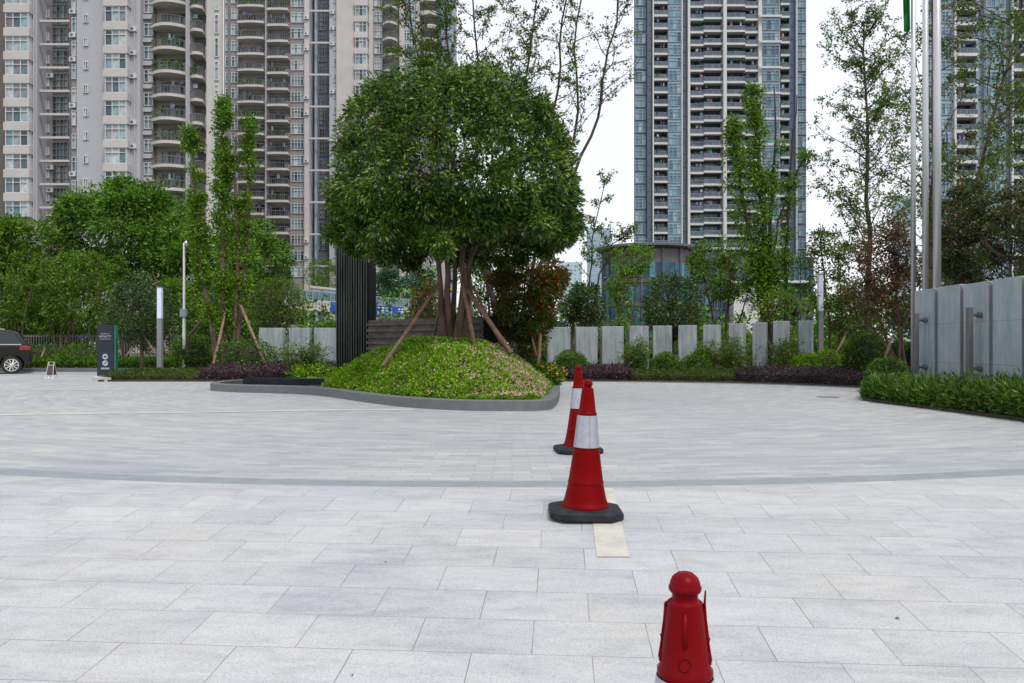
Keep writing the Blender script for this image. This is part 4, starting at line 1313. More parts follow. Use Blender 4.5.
def cone(loc, label, tilt=(0, 0), rot=0.0, red="conered", hooks=False, scl=1.0, ky_=1.0):
    r = empty("traffic_cone", loc, label, "traffic cone", "red traffic cones on the lane line")
    r.scale = (scl, scl, scl)
    # rubber base: chamfered square, sloping top
    mb = MB(); a, c = 0.238, 0.082
    def oct_(a, c, z): return [(-a + c, -a, z), (a - c, -a, z), (a, -a + c, z), (a, a - c, z), (a - c, a, z), (-a + c, a, z), (-a, a - c, z), (-a, -a + c, z)]
    ky = ky_
    V = oct_(a - .006, c, 0) + oct_(a, c, 0.008) + oct_(a, c, 0.042) + oct_(a - 0.012, c, 0.054) + oct_(a - 0.09, c * 0.6, 0.064)
    V = [(x_, y_ * ky, z_) for x_, y_, z_ in V]
    Fs = [tuple(range(8))[::-1]]
    for i in range(4):
        for k in range(8): Fs.append((i * 8 + k, i * 8 + (k + 1) % 8, (i + 1) * 8 + (k + 1) % 8, (i + 1) * 8 + k))
    Fs.append(tuple(range(32, 40)))
    mb.add(V, Fs); b = mb.build("base", M["rubber"], r, local=True, bevel=0.004)
    prof = [(0.150, 0.055), (0.158, 0.062), (0.1585, 0.070), (0.156, 0.078), (0.147, 0.088), (0.138, 0.115), (0.128, 0.16), (0.118, 0.205), (0.1165, 0.216), (0.1180, 0.221), (0.1180, 0.226), (0.1145, 0.231),
            (0.100, 0.33), (0.0845, 0.448), (0.0800, 0.450), (0.0600, 0.664), (0.0640, 0.668), (0.0635, 0.677), (0.0575, 0.684), (0.047, 0.765), (0.0385, 0.832), (0.0365, 0.840), (0.030, 0.844),
            (0.0258, 0.847), (0.0258, 0.858), (0.0305, 0.861), (0.0330, 0.866), (0.0330, 0.871), (0.0308, 0.8745), (0.0300, 0.880), (0.0255, 0.890), (0.0160, 0.898), (0.006, 0.901)]
    if hooks:
        new = {0.664: (0.0535, 0.692), 0.668: (0.0562, 0.697), 0.677: (0.0558, 0.705), 0.684: (0.0510, 0.712), 0.765: (0.0430, 0.775), 0.832: (0.0362, 0.832), 0.840: (0.0350, 0.840)}
        prof = [new.get(z_, (r_, z_)) for r_, z_ in prof]
    mb = MB(); mb.lathe(prof, n=48); o = mb.build("body", M[red], r, local=True, smooth=True); autosmooth(o, 35)
    mb = MB(); mb.lathe([(0.0850, 0.4535), (0.0858, 0.4545), (0.0655 - (0.0075 if hooks else 0), 0.6625 + (0.027 if hooks else 0)), (0.0640 - (0.0075 if hooks else 0), 0.6635 + (0.027 if hooks else 0))], n=48, cap=False)
    o = mb.build("reflective_band", M["reflect"], r, local=True, smooth=True); autosmooth(o, 35)
    for ang in (-64, 10):
        mb = MB(); t = math.radians(ang - 90)
        for (r0, z0, r1, z1, w) in ((0.0862, 0.456, 0.0662, 0.661, 0.004),):
            p0 = np.array([r0 * math.cos(t), r0 * math.sin(t), z0]); p1 = np.array([r1 * math.cos(t), r1 * math.sin(t), z1])
            mb.tube([p0, p1], 0.0016, 5)
        mb.build("seam", M["reflecttrim"], r, local=True)
    if hooks:
        # moulded ribs, round boss and two clip-on rope hooks
        for k in range(4):
            t = math.radians(-90 + 90 * k + 2)
            def pt(rad, z, t=t): return np.array([rad * math.cos(t), rad * math.sin(t), z])
            mb = MB()
            mb.tube([pt(0.0368, 0.826), pt(0.0448, 0.762)], [0.0045, 0.0045], 8)
            mb.build("rib", M[red], r, local=True, smooth=True)
            mb = MB(); pts = []
            for j in range(25):
                u = 2 * math.pi * j / 24; z = 0.731 + 0.0125 * math.sin(u); a_ = t + 0.0125 * math.cos(u) / 0.053
                rad = 0.0510 - (z - 0.712) * 0.127 + 0.0004
                pts.append((rad * math.cos(a_), rad * math.sin(a_), z))
            mb.tube(pts, 0.0022, 6, cap=False)
            o = mb.build("boss", M[red], r, local=True, smooth=True)
        for sgn in (-1, 1):
            mb = MB()
            mb.tube([(sgn * 0.0345, 0, 0.838), (sgn * 0.0385, 0, 0.834), (sgn * 0.0412, -0.002, 0.80), (sgn * 0.0458, -0.004, 0.76), (sgn * 0.0505, -0.004, 0.728), (sgn * 0.0490, -0.004, 0.722)], [0.0028, 0.0034, 0.0030, 0.0030, 0.0034, 0.003], 8)
            mb.tube([(sgn * 0.042, 0, 0.770), (sgn * 0.0485, -0.003, 0.768)], 0.004, 8)
            if sgn > 0: mb.tube([(0.0385, -0.002, 0.832), (0.0390, -0.006, 0.846), (0.0405, -0.010, 0.868)], [0.003, 0.0024, 0.0018], 8)
            mb.build("rope_hook", M[red], r, local=True, smooth=True)
    r.rotation_euler = (math.radians(tilt[0]), math.radians(tilt[1]), rot)
    return r


cone((X(685, 1.62), 1.62, gz(1.62)), "nearest dark red cone with rope hooks, cut off by the lower edge", rot=math.radians(-14), tilt=(0, 0), red="nearred", hooks=True)
cone((X(585, 5.14), 5.14, gz(5.14) + 0.002), "middle red traffic cone, silver band and whole black base in view", tilt=(0.6, 1.2), rot=0, scl=0.972, ky_=0.86)
cone((X(578, 7.85), 7.85, 0.004), "farthest red traffic cone, half hidden behind the middle one", tilt=(0, 0.3), rot=0.1, scl=0.938)

# ------------------------------------------------------------ black slatted pylon on the island
Zp = 20.2
r = empty("slatted_pylon", (X(352, Zp), Zp, 0.0), "tall black ribbed metal pylon standing behind the left slope of the flower mound", "pylon")
x0, x1 = X(336, Zp), X(368, Zp); zt = 3.75
mb = MB(); mb.box(x0 + .01, x1 + 0.0, Zp + 0.05, Zp + 1.2, 0.1, zt); mb.build("core", M["pylonblack"], r)
mb = MB(); n = 13; rr_ = random.Random(4)
for i in range(n):
    w = (x1 - x0) / n; xa = x0 + i * w
    mb.box(xa + 0.006, xa + w * 0.62, Zp - 0.02 - 0.05 * rr_.random(), Zp + 0.05, 0.1, zt)
mb.build("slats", M["pylon"], r)
mb = MB(); mb.box(x0 - 0.01, x1 + 0.02, Zp - 0.06, Zp + 1.22, zt + .001, zt + 0.06); mb.build("cap", M["pylonblack"], r)
# ------------------------------------------------------------ stacked slate wall behind the trunks
r = empty("slate_wall", (-2.2, 18.9, 0.0), "low dark stacked slate wall behind the trunks of the domed tree", "wall")
pts = [(-3.62, 20.15), (-2.4, 19.0), (-1.2, 17.9), (-0.62, 17.55)]
mb = MB(); rr_ = random.Random(8)
z = 0.1; k = 0
while z < 1.66:
    h = 0.075; off = 0.055 if k % 2 else 0.0; off += rr_.uniform(0, 0.008)
    for i in range(3):
        a, b = np.array(pts[i]), np.array(pts[i + 1]); d = (b - a) / np.linalg.norm(b - a); nrm = np.array([d[1], -d[0]])
        a2, b2 = a + nrm * off, b + nrm * off; c2, d2 = b - nrm * .25, a - nrm * .25
        V = [(*a2, z), (*b2, z), (*c2, z), (*d2, z), (*a2, z + h - .004), (*b2, z + h - .004), (*c2, z + h - .004), (*d2, z + h - .004)]
        mb.add(V, [(0, 3, 2, 1), (4, 5, 6, 7), (0, 1, 5, 4), (1, 2, 6, 5), (2, 3, 7, 6), (3, 0, 4, 7)])
    z += h; k += 1
mb.build("courses", M["slatewall"], r)
mb = MB(); mb.add([(-0.60, 17.50, 0.1), (-0.32, 17.5, 0.1), (-0.32, 17.85, 0.1), (-0.60, 17.85, 0.1), (-0.60, 17.50, 1.69), (-0.32, 17.5, 1.69), (-0.32, 17.85, 1.69), (-0.60, 17.85, 1.69)],
                  [(0, 3, 2, 1), (4, 5, 6, 7), (0, 1, 5, 4), (1, 2, 6, 5), (2, 3, 7, 6), (3, 0, 4, 7)])
mb.build("end_block", M["pylonblack"], r)

# ------------------------------------------------------------ free-standing stone panels
mb = MB(); mb.box(-0.5, 0.5, -0.16, 0.16, 0.0, 1.62)
panel_me = mb.data("stone_pillar", [M["panel"]])


def panel(px0, px1, top, Z, ang, label, group):
    o = bpy.data.objects.new("stone_pillar", panel_me); COL.objects.link(o)
    w = (px1 - px0) * Z / F / max(0.5, math.cos(ang)) - abs(math.sin(ang)) * 0.2
    h = ZZ(top, Z) - 0.0
    o.location = (X((px0 + px1) / 2, Z), Z, 0.0); o.scale = (w, 1, h / 1.62); o.rotation_euler = (0, 0, ang)
    bv = o.modifiers.new("bevel", 'BEVEL'); bv.width = 0.01; bv.segments = 1
    return tag(o, label, "stone pillar", group)


gl = "grey stone panels left of the black pylon"
panel(260.5, 284, 328, 26.0, 0.0, "leftmost upright grey stone panel left of the black pylon, beside the pole stake", gl)
panel(290, 310.5, 328, 26.2, 0.0, "upright grey stone panel behind the airy shrub, second left of the black pylon", gl)
panel(315, 338, 328, 26.4, 0.0, "upright grey stone panel touching the left edge of the black pylon", gl)
gr = "grey stone panels in a row behind the centre planting"
rowp = [(547, 570, 327.2, 25.3, 0.05, "leftmost grey stone panel of the long row, just right of the red-leaved tree"),
        (575, 597, 327, 25.4, 0.05, "grey stone panel behind the upper tip of the cones, right of the dark tree stem"),
        (601, 623, 326.5, 25.5, 0.05, "third grey stone panel of the long row, below the slender light green tree"),
        (628, 648, 326, 25.5, 0.08, "grey stone panel behind the first airy shrub of the centre bed"),
        (652.5, 672, 325.8, 25.4, -0.15, "grey stone panel standing left of the round dark tree's stem"),
        (678, 697, 325.3, 25.2, -0.2, "grey stone panel standing right of the round dark tree's stem"),
        (703, 721, 325, 25.0, -0.25, "grey stone panel between two round bushes under the V-shaped light tree"),
        (729, 746, 323.6, 24.8, -0.35, "grey stone panel behind the second airy shrub, left of the narrow panel"),
        (753, 767, 322.6, 24.6, -0.5, "narrowest grey stone panel, its face free of shrubs, left of the twin tall trunks"),
        (773, 790, 321.2, 24.5, -0.35, "grey stone panel right below the tall tufted tree trunks"),
        (799, 813, 320.8, 24.6, -0.5, "rightmost grey stone panel of the long row, next to the right column lamp")]
for p_ in rowp: panel(p_[0], p_[1], p_[2], p_[3], p_[4], p_[5], gr)

# ------------------------------------------------------------ long stone wall at the right
r = empty("stone_wall", (8.0, 10, 0.0), "long blue grey stone wall at the right edge made of stepped slabs", "stone wall")
zt = 2.12; step = 0.86; z0 = 15.9
for i in range(15):
    ya, yb = z0 - i * step, z0 - (i + 1) * step + 0.035
    xf, xn = 8.0, 7.955
    mb = MB()
    V = [(xf, ya, 0), (xf + .35, ya, 0), (xf + .35, yb, 0), (xn, yb, 0)]
    V = [(a, b, 0) for a, b, _ in V] + [(a, b, zt + (0.012 if i % 2 else 0)) for a, b, _ in V]
    mb.add(V, [(0, 1, 2, 3), (7, 6, 5, 4), (1, 0, 4, 5), (2, 1, 5, 6), (3, 2, 6, 7), (0, 3, 7, 4)])
    mb.build("slab", M["wallstone"], r, bevel=0.006)
    MB().box(xn + 0.006, xn + 0.035, yb - 0.012, yb - 0.001, 0.0, zt - 0.01).build("edge_trim", M["trim"], r)  # added darker strip on the near end face of each slab
MB().box(8.12, 8.34, z0 - 15 * step + .1, z0 - .03, 0, zt - 0.03).build("backing", M["pylonblack"], r)  # added black sheet whose colour makes the gaps between slabs dark
o = MB().box(7.6, 7.99, 15.93, 17.0, 0, 0.44).build("stone_block", M["kerbtop"], loc=(7.8, 16.4, 0), bevel=0.01)
tag(o, "low pale stone block at the far end of the long right wall", "stone block")
for (yc, zb, ztp, lab) in ((15.37, 0.50, 1.66, "vertical dark grey bar on the far end of the right wall"), (13.57, 0.52, 1.69, "vertical dark grey bar on the right wall, the nearer one in view"),
                           (11.75, 0.52, 1.69, "vertical dark grey bar on the right wall beyond the right edge of the photo")):
    b = empty("wall_bar", (7.75, yc, zb), lab, "wall bar", "vertical bars mounted on the right wall")
    mb = MB(); mb.box(7.72, 7.80, yc - 0.05, yc + 0.05, zb, ztp); mb.build("bar", M["darkbar"], b, bevel=0.006)
    for zz in (zb + 0.13, ztp - 0.13):
        mb = MB(); mb.tube([(7.80, yc, zz), (7.90, yc, zz)], 0.025, 8); mb.tube([(7.90, yc, zz), (7.955, yc, zz)], 0.05, 10)
        mb.build("bracket", M["darkbar"], b)

# ------------------------------------------------------------ flagpoles and flag
for (px, Zf, rad, lab) in ((913.3, 18.4, 0.055, "thinnest steel flagpole behind the right wall, green flag at its top"),
                           (925.4, 17.4, 0.064, "middle one of the three steel flagpoles behind the right wall"), (937, 16.5, 0.078, "thickest and rightmost of the three steel flagpoles behind the right wall")):
    xf = X(px, Zf)
    b = empty("flagpole", (xf, Zf, 0), lab, "flagpole", "steel flagpoles behind the right wall")
    mb = MB(); mb.tube([(xf, Zf, 0.02), (xf, Zf, 6), (xf, Zf, 12)], [rad * 1.05, rad, rad * 0.8], 20); mb.build("pole", M["steel"], b, smooth=True)
    mb = MB(); mb.lathe([(rad * 2.2, 0.05), (rad * 2.2, 0.09), (rad * 1.2, 0.12)], (xf, Zf, 0), 20); mb.build("collar", M["steel"], b)
    mb = MB(); mb.lathe([(0.03, 12.0), (0.09, 12.05), (0.11, 12.12), (0.09, 12.2), (0.02, 12.24)], (xf, Zf, 0), 16); mb.build("finial", M["steel"], b, smooth=True)
xf = X(913.3, 18.4)
mb = MB(); V = []; Fs = []; nu, nv = 14, 12
for j in range(nv + 1):
    t = j / nv; z = 11.4 - 3.05 * t
    for i in range(nu + 1):
        u = i / nu
        wd = 0.24 * (1 - 0.35 * t)
        zt_ = z - (0.45 * (u - 0.55) if j == nv else 0) * (1 if u > .55 else -1) * 0
        V.append((xf - 0.07 - wd * u, 18.4 + 0.055 * math.sin(u * 15 + t * 2), z + 0.5 * t * (1 - abs(2 * u - 1)) * -0.35 + 0.35 * t * (u > 0.85)))
for j in range(nv):
    for i in range(nu): a = j * (nu + 1) + i; Fs.append((a, a + 1, a + nu + 2, a + nu + 1))
mb.add(V, Fs); o = mb.build("flag", M["flag"], loc=(xf, 18.4, 8.4), smooth=True); tag(o, "green flag hanging limp from the leftmost flagpole", "flag")
sm = o.modifiers.new("thick", 'SOLIDIFY'); sm.thickness = 0.004

# ------------------------------------------------------------ column lamps
for (px, Zl, top, mid, w, lab) in ((160, 24.7, 287, 318.5, 0.145, "slim column lamp with white upper half in the left bed beside the dark sign"), (820.3, 25.4, 274.3, 311, 0.15, "slim column lamp with white upper half at the right end of the stone panel row")):
    xl = X(px, Zl); b = empty("column_lamp", (xl, Zl, 0.03), lab, "column lamp", "slim column lamps of the planting beds")
    zt, zm = ZZ(top, Zl), ZZ(mid, Zl)
    MB().box(xl - w / 2, xl + w / 2, Zl - w / 2, Zl + w / 2, 0.03, zm).build("post", M["bronze"], b, bevel=0.008)
    MB().box(xl - w / 2 + .004, xl + w / 2 - .004, Zl - w / 2 + .004, Zl + w / 2 - .004, zm + .002, zt - 0.03).build("diffuser", M["diffuser"], b, bevel=0.008)
    MB().box(xl - w / 2, xl + w / 2, Zl - w / 2, Zl + w / 2, zt - 0.028, zt).build("cap", M["bronze"], b)
# camera mast
Zl = 28; xl = X(184, Zl); b = empty("camera_mast", (xl, Zl, 0.03), "white pole with a small camera on top and a grey box halfway, left bed", "camera mast")
mb = MB(); mb.tube([(xl, Zl, 0.03), (xl, Zl, ZZ(318, Zl)), (xl, Zl, ZZ(317.5, Zl)), (xl, Zl, ZZ(243, Zl))], [0.055, 0.05, 0.04, 0.035], 12); mb.build("pole", M["white"], b)
MB().box(xl - 0.09, xl + 0.11, Zl - 0.14, Zl + 0.02, ZZ(317, Zl), ZZ(309, Zl)).build("control_box", M["greywall"], b, bevel=0.01)
mb = MB(); mb.tube([(xl, Zl, ZZ(244, Zl)), (xl + 0.1, Zl - .05, ZZ(241.5, Zl)), (xl + 0.13, Zl - .1, ZZ(244, Zl))], 0.03, 8); mb.build("bracket", M["white"], b)
mb = MB(); mb.lathe([(0.0, -0.11), (0.06, -0.08), (0.075, -0.02), (0.07, 0.03), (0.02, 0.05)], (xl + 0.13, Zl - .1, ZZ(246, Zl)), 14); mb.build("dome_camera", M["darkbar"], b, smooth=True)

# ------------------------------------------------------------ dark sign
Zs = 25.5; xa, xb = X(97, Zs), X(113.4, Zs); zb, zt = 0.05, ZZ(325, Zs)
b = empty("sign_totem", ((xa + xb) / 2, Zs, zb), "dark blue black upright sign with grey lettering and two round icons in the left bed", "sign")
MB().box(xa, xb, Zs, Zs + 0.2, zb, zt).build("panel", M["signblack"], b, bevel=0.004)
MB().box(xb + .001, xb + 0.06, Zs + 0.03, Zs + 0.2, zb, zt - .004).build("glass_edge", M["signgreen"], b)


def text(body, x, y, z, size, mat, parent, name, sx=1.0, ext=0.004):
    cu = bpy.data.curves.new("lettering", 'FONT'); cu.body = body; cu.size = size; cu.align_x = 'CENTER'; cu.extrude = ext
    o = bpy.data.objects.new("tmp", cu); COL.objects.link(o)
    dg = bpy.context.evaluated_depsgraph_get(); me = bpy.data.meshes.new_from_object(o.evaluated_get(dg)); bpy.data.objects.remove(o)
    me.materials.clear(); me.materials.append(mat)
    m = bpy.data.objects.new(name, me); COL.objects.link(m); m.parent = parent
    m.location = Vector((x, y, z)) - origin_of(parent); m.rotation_euler = (math.radians(90), 0, 0); m.scale = (sx, 1, 1)
    return m


xm = (xa + xb) / 2; yf = Zs - 0.005
text("REGENCY", xm, yf, ZZ(334.3, Zs), 0.052, M["signwhite"], b, "lettering", 1.25)
text("HYATT", xm, yf, ZZ(337.6, Zs), 0.105, M["signwhite"], b, "lettering", 1.15)
MB().box(xm - 0.18, xm + 0.18, yf - .002, yf + .004, ZZ(339.2, Zs), ZZ(338.9, Zs)).build("lettering_line", M["signwhite"], b)
for py in (356.6, 363.2):
    mb = MB(); c = np.array([xm, yf, ZZ(py, Zs)]); n = 20
    V = [c + np.array([0.088 * math.cos(2 * math.pi * k / n), 0, 0.088 * math.sin(2 * math.pi * k / n)]) for k in range(n)]
    V2 = [v + np.array([0, 0.006, 0]) for v in V]; mb.add(V + V2, [tuple(range(n)), tuple(range(n, 2 * n))[::-1]] + [((k + 1) % n, k, n + k, n + (k + 1) % n) for k in range(n)])
    ic = mb.build("icon", M["signwhite"], b)
    mb = MB()
    if py < 360:
        mb.box(c[0] - 0.045, c[0] + 0.03, yf - .004, yf - .001, c[2] - 0.03, c[2] + 0.03)
        mb.add([(c[0] + .03, yf - .003, c[2]), (c[0] + .055, yf - .003, c[2] + .03), (c[0] + .055, yf - .003, c[2] - .03)], [(0, 1, 2)])
    else:
        mb.tube([(c[0] - 0.045, yf - .003, c[2] - .045), (c[0] + .03, yf - .003, c[2] + .03)], 0.010, 5)
        mb.add([(c[0] + .055, yf - .003, c[2] + .055), (c[0] + .0, yf - .003, c[2] + .045), (c[0] + .045, yf - .003, c[2] - .0)], [(0, 1, 2)])
    mb.build("icon_mark", M["signblack"], b)
mb = MB()
for i in range(5): mb.box(xm - 0.13 + i * 0.055, xm - 0.13 + i * 0.055 + 0.035, yf - .002, yf + .004, ZZ(369.3, Zs), ZZ(367.6, Zs))
mb.build("lettering_line", M["signwhite"], b)

# ------------------------------------------------------------ folding floor sign
Zs = 25.6; xm = X(51.6, Zs)
b = empty("floor_sign", (xm, Zs, 0), "small folding floor sign with chrome frame and brown board near the car", "floor sign")
for sgn, nm in ((-1, "front"), (1, "rear")):
    y0_, y1_ = Zs + sgn * 0.16, Zs + sgn * 0.02
    mb = MB(); h = 0.55
    mb.tube([(xm - 0.14, y0_, 0.02), (xm - 0.11, y1_, h), (xm + 0.11, y1_, h), (xm + 0.14, y0_, 0.02)], 0.016, 8)
    mb.tube([(xm - 0.118, (y0_ + 3 * y1_) / 4, 0.44), (xm + 0.118, (y0_ + 3 * y1_) / 4, 0.44)], 0.012, 6)
    mb.build("frame", M["chrome"], b)
    mb = MB(); q = sgn * 0.006
    mb.add([(xm - 0.125, y0_ * .85 + y1_ * .15 + q, 0.10), (xm + 0.125, y0_ * .85 + y1_ * .15 + q, 0.10), (xm + 0.108, y0_ * .25 + y1_ * .75 + q, 0.43), (xm - 0.108, y0_ * .25 + y1_ * .75 + q, 0.43)], [(0, 1, 2, 3)])
    o = mb.build("board", M["boardbrown"], b); so = o.modifiers.new("t", 'SOLIDIFY'); so.thickness = 0.01
mb = MB()
for dx in (-0.14, 0.0, 0.14): mb.box(xm + dx - 0.035, xm + dx + 0.035, Zs - 0.2, Zs - 0.13, 0, 0.035)
mb.build("foot", M["white"], b)
b.scale = (0.78, 0.8, 0.92)

# ------------------------------------------------------------ dark van-like car at the left edge
Zc = 29.3; xr = X(30.2, Zc)
b = empty("parked_car", (xr, Zc, 0), "dark brown grey people carrier parked at the left edge, only its rear half in view", "car")
W = 1.84


def wheel_cut(cx, r, z0, n=10):
    return [(cx + r * math.cos(math.radians(a)), z0 + r * math.sin(math.radians(a))) for a in np.linspace(180, 0, n)]


low = [(0, 0.40), (0.03, 0.52), (0.02, 0.72), (-0.02, 0.84), (-0.03, 1.0), (-0.08, 1.06), (-2.4, 1.05), (-3.75, 1.02), (-4.5, 0.93), (-4.85, 0.78), (-4.95, 0.55), (-4.9, 0.3)]
arch_f = wheel_cut(-3.95, 0.40, 0.30); arch_r = wheel_cut(-0.58, 0.39, 0.31)
low_poly = low + [(x, z) for x, z in arch_f if z > 0.28] + [(-3.4, 0.26), (-1.05, 0.26)] + [(x, z) for x, z in arch_r if z > 0.28] + [(-0.12, 0.32)]
def strip_prism(poly, ya, yb, inset=0.0):
    mb = MB(); mb.prism_y([(xr + x, z) for x, z in poly], ya, yb); return mb
mb = strip_prism(low_poly, Zc, Zc + W)
mb.build("body", M["carpaint"], b, bevel=0.035)
# greenhouse, leaning inward
top = [(-0.10, 1.06), (-0.36, 1.50), (-0.62, 1.575), (-1.6, 1.63), (-2.6, 1.60), (-3.05, 1.53), (-3.85, 1.03)]
mb = MB(); n = len(top); V = []
for (x, z) in top:
    ins = 0.02 + 0.17 * (z - 1.05) / 0.58
    V.append((xr + x, Zc + ins, z))
for (x, z) in top:
    ins = 0.02 + 0.17 * (z - 1.05) / 0.58
    V.append((xr + x, Zc + W - ins, z))
Fs = [tuple(range(n))[::-1], tuple(range(n, 2 * n))] + [(i, (i + 1) % n, n + (i + 1) % n, n + i) for i in range(n)]
mb.add(V, Fs); mb.build("cabin", M["carpaint"], b, bevel=0.02)
def side_q(poly):
    mb = MB(); V = []
    for (x, z) in poly:
        ins = 0.02 + 0.17 * (z - 1.05) / 0.58
        V.append((xr + x, Zc + ins - 0.006, z))
    k = len(V); V += [(a, y + 0.02, z) for a, y, z in V]
    mb.add(V, [tuple(range(k)), tuple(range(k, 2 * k))[::-1]] + [((i + 1) % k, i, k + i, k + (i + 1) % k) for i in range(k)]); return mb
for poly in ([(-0.30, 1.12), (-0.52, 1.47), (-0.78, 1.52), (-1.12, 1.54), (-1.02, 1.12)], [(-1.08, 1.12), (-1.2, 1.545), (-1.95, 1.57), (-1.95, 1.12)], [(-2.02, 1.12), (-2.02, 1.57), (-2.75, 1.54), (-3.45, 1.12)]):
    side_q(poly).build("side_window", M["carglass"], b)
mb = MB(); mb.add([(xr - 0.13, Zc + 0.2, 1.1), (xr - 0.13, Zc + W - 0.2, 1.1), (xr - 0.35, Zc + W - 0.28, 1.46), (xr - 0.35, Zc + 0.28, 1.46)], [(0, 1, 2, 3)])
mb.v[0][:, 0] += 0.012; mb.build("rear_window", M["carglass"], b)
mb = MB(); mb.box(xr - 3.3, xr - 1.1, Zc - 0.012, Zc + 0.02, 0.40, 0.435); mb.box(xr - 3.4, xr - 0.28, Zc - 0.008, Zc + 0.02, 1.055, 1.085); mb.build("chrome_strip", M["chrome"], b)
MB().box(xr - 0.34, xr + 0.012, Zc - 0.012, Zc + 0.2, 0.86, 1.0).build("tail_light", M["taillight"], b, bevel=0.02)
mb = MB(); mb.tube([(xr - 0.8, Zc + 0.24, 1.62), (xr - 1.6, Zc + 0.24, 1.665), (xr - 2.5, Zc + 0.24, 1.64)], 0.014, 6); mb.build("roof_rail", M["chrome"], b)
for dx in (-1.12, -2.02): MB().box(xr + dx - .006, xr + dx + .006, Zc - 0.004, Zc + 0.03, 0.42, 1.04).build("door_seam", M["tyre"], b)
for dx in (-1.35, -2.25): MB().box(xr + dx - .1, xr + dx + .1, Zc - 0.03, Zc + 0.0, 0.90, 0.925).build("door_handle", M["chrome"], b, bevel=0.005)
for cx in (-0.58, -3.95):
    for side in (0, 1):
        yc = Zc + 0.02 if side == 0 else Zc + W - 0.02
        sg = -1 if side == 0 else 1
        w = bpy.data.objects.new("wheel", None); COL.objects.link(w); w.parent = b; w.location = Vector((xr + cx, yc, 0.32)) - origin_of(b)
        def yl(prof, nseg=32):
            mbw = MB(); mbw.lathe(prof, n=nseg); v = mbw.v[0]; mbw.v[0] = np.stack([v[:, 0], -v[:, 2] * sg * -1, v[:, 1]], axis=1); return mbw
        yl([(0.22, -0.2), (0.31, -0.2), (0.325, -0.16), (0.325, -0.03), (0.31, 0.0), (0.225, 0.005)]).build("tyre", M["tyre"], w, local=True)
        mbw = MB()
        for k in range(10):
            t = 2 * math.pi * k / 10; c, s = math.cos(t), math.sin(t)
            mbw.tube([(0.05 * c, sg * 0.0, 0.05 * s), (0.21 * c, sg * 0.0, 0.21 * s)], [0.022, 0.028], 6)
        q = MB(); q.lathe([(0.205, -0.02), (0.228, 0.0), (0.228, 0.012), (0.205, 0.012)], n=32, cap=False); v = q.v[0]; mbw.add(np.stack([v[:, 0], sg * v[:, 2], v[:, 1]], axis=1), q.f)
        q = MB(); q.lathe([(0.06, -0.01), (0.06, 0.012), (0.03, 0.018)], n=16); v = q.v[0]; mbw.add(np.stack([v[:, 0], sg * v[:, 2], v[:, 1]], axis=1), q.f)
        mbw.build("rim", M["chrome"], w, local=True)

b.rotation_euler = (0, 0, math.radians(29))
# ------------------------------------------------------------ dark fence behind the left trees, small litter on the slabs
b = empty("metal_fence", (-15.5, 34, 0), "dark vertical bar fence half hidden in the leaves behind the floor sign", "fence")
mb = MB()
for i in range(110):
    x = -21 + i * 0.11; mb.box(x, x + 0.025, 34, 34.03, 0.05, 1.5)
mb.build("bars", M["rail"], b)
mb = MB(); mb.box(-21, -8.9, 34.031, 34.06, 0.25, 0.3); mb.box(-21, -8.9, 34.031, 34.06, 1.4, 1.45); mb.build("rails", M["rail"], b)
mb = MB(); mb.lathe([(0.22, 0.002), (0.22, 0.007), (0.2, 0.009), (0.05, 0.010)], (6.36, 16.1, 0), 28)
tag(mb.build("manhole_cover", surf("dark_iron_cover", (0.20, 0.205, 0.21), 0.6, 0.3, 12, 0.4, 40, metal=0.3), loc=(6.36, 16.1, 0)), "small round dark cover in the paving at the far tip of the right hedge", "manhole cover")
M["seed"] = surf("dark_dry_leaf", (0.05, 0.02, 0.012), 0.8, 0.2, 10)
for (px, py, sz, lab) in ((897.5, 619, 0.008, "tiny dark red dry leaf lying on a pale slab right of the near cone"), (385.5, 562.5, 0.005, "tiny dark speck of litter lying on a slab left of the lane line"), (29 + 323, 470 + 660 / 3.2, 0.004, "tiny dark speck on a slab near the lower edge left of centre")):
    v = py - HOR; Y = 1.48125 / (v / F + 0.075)
    mb = MB(); n = 7; c = np.array([X(px, Y), Y, gz(Y) + 0.004])
    V = [c + np.array([sz * 1.3 * math.cos(6.283 * k / n), sz * math.sin(6.283 * k / n) * (1.2 if k % 2 else 0.8), 0.002 * (k % 3)]) for k in range(n)] + [c + np.array([0, 0, 0.005])]
    mb.add(V, [(k, (k + 1) % n, n) for k in range(n)]); tag(mb.build("dry_leaf", M["seed"], loc=tuple(c)), lab, "litter")

# ------------------------------------------------------------ support stakes of the trees
def stake(px0, py0, Z0, px1, py1, Z1, lab, rad=0.035, z0=None):
    a = P(px0, py0, Z0); c = P(px1, py1, Z1)
    if z0 is not None: a[2] = z0
    mb = MB(); mid = (a + c) / 2 + np.array([0.01, 0, -0.015])
    mb.tube([a, mid, c], [rad * 1.05, rad, rad * 0.9], 8)
    return tag(mb.build("support_stake", M["stake"], loc=tuple(a), smooth=True), lab, "tree stake", "wooden support stakes of the trees")


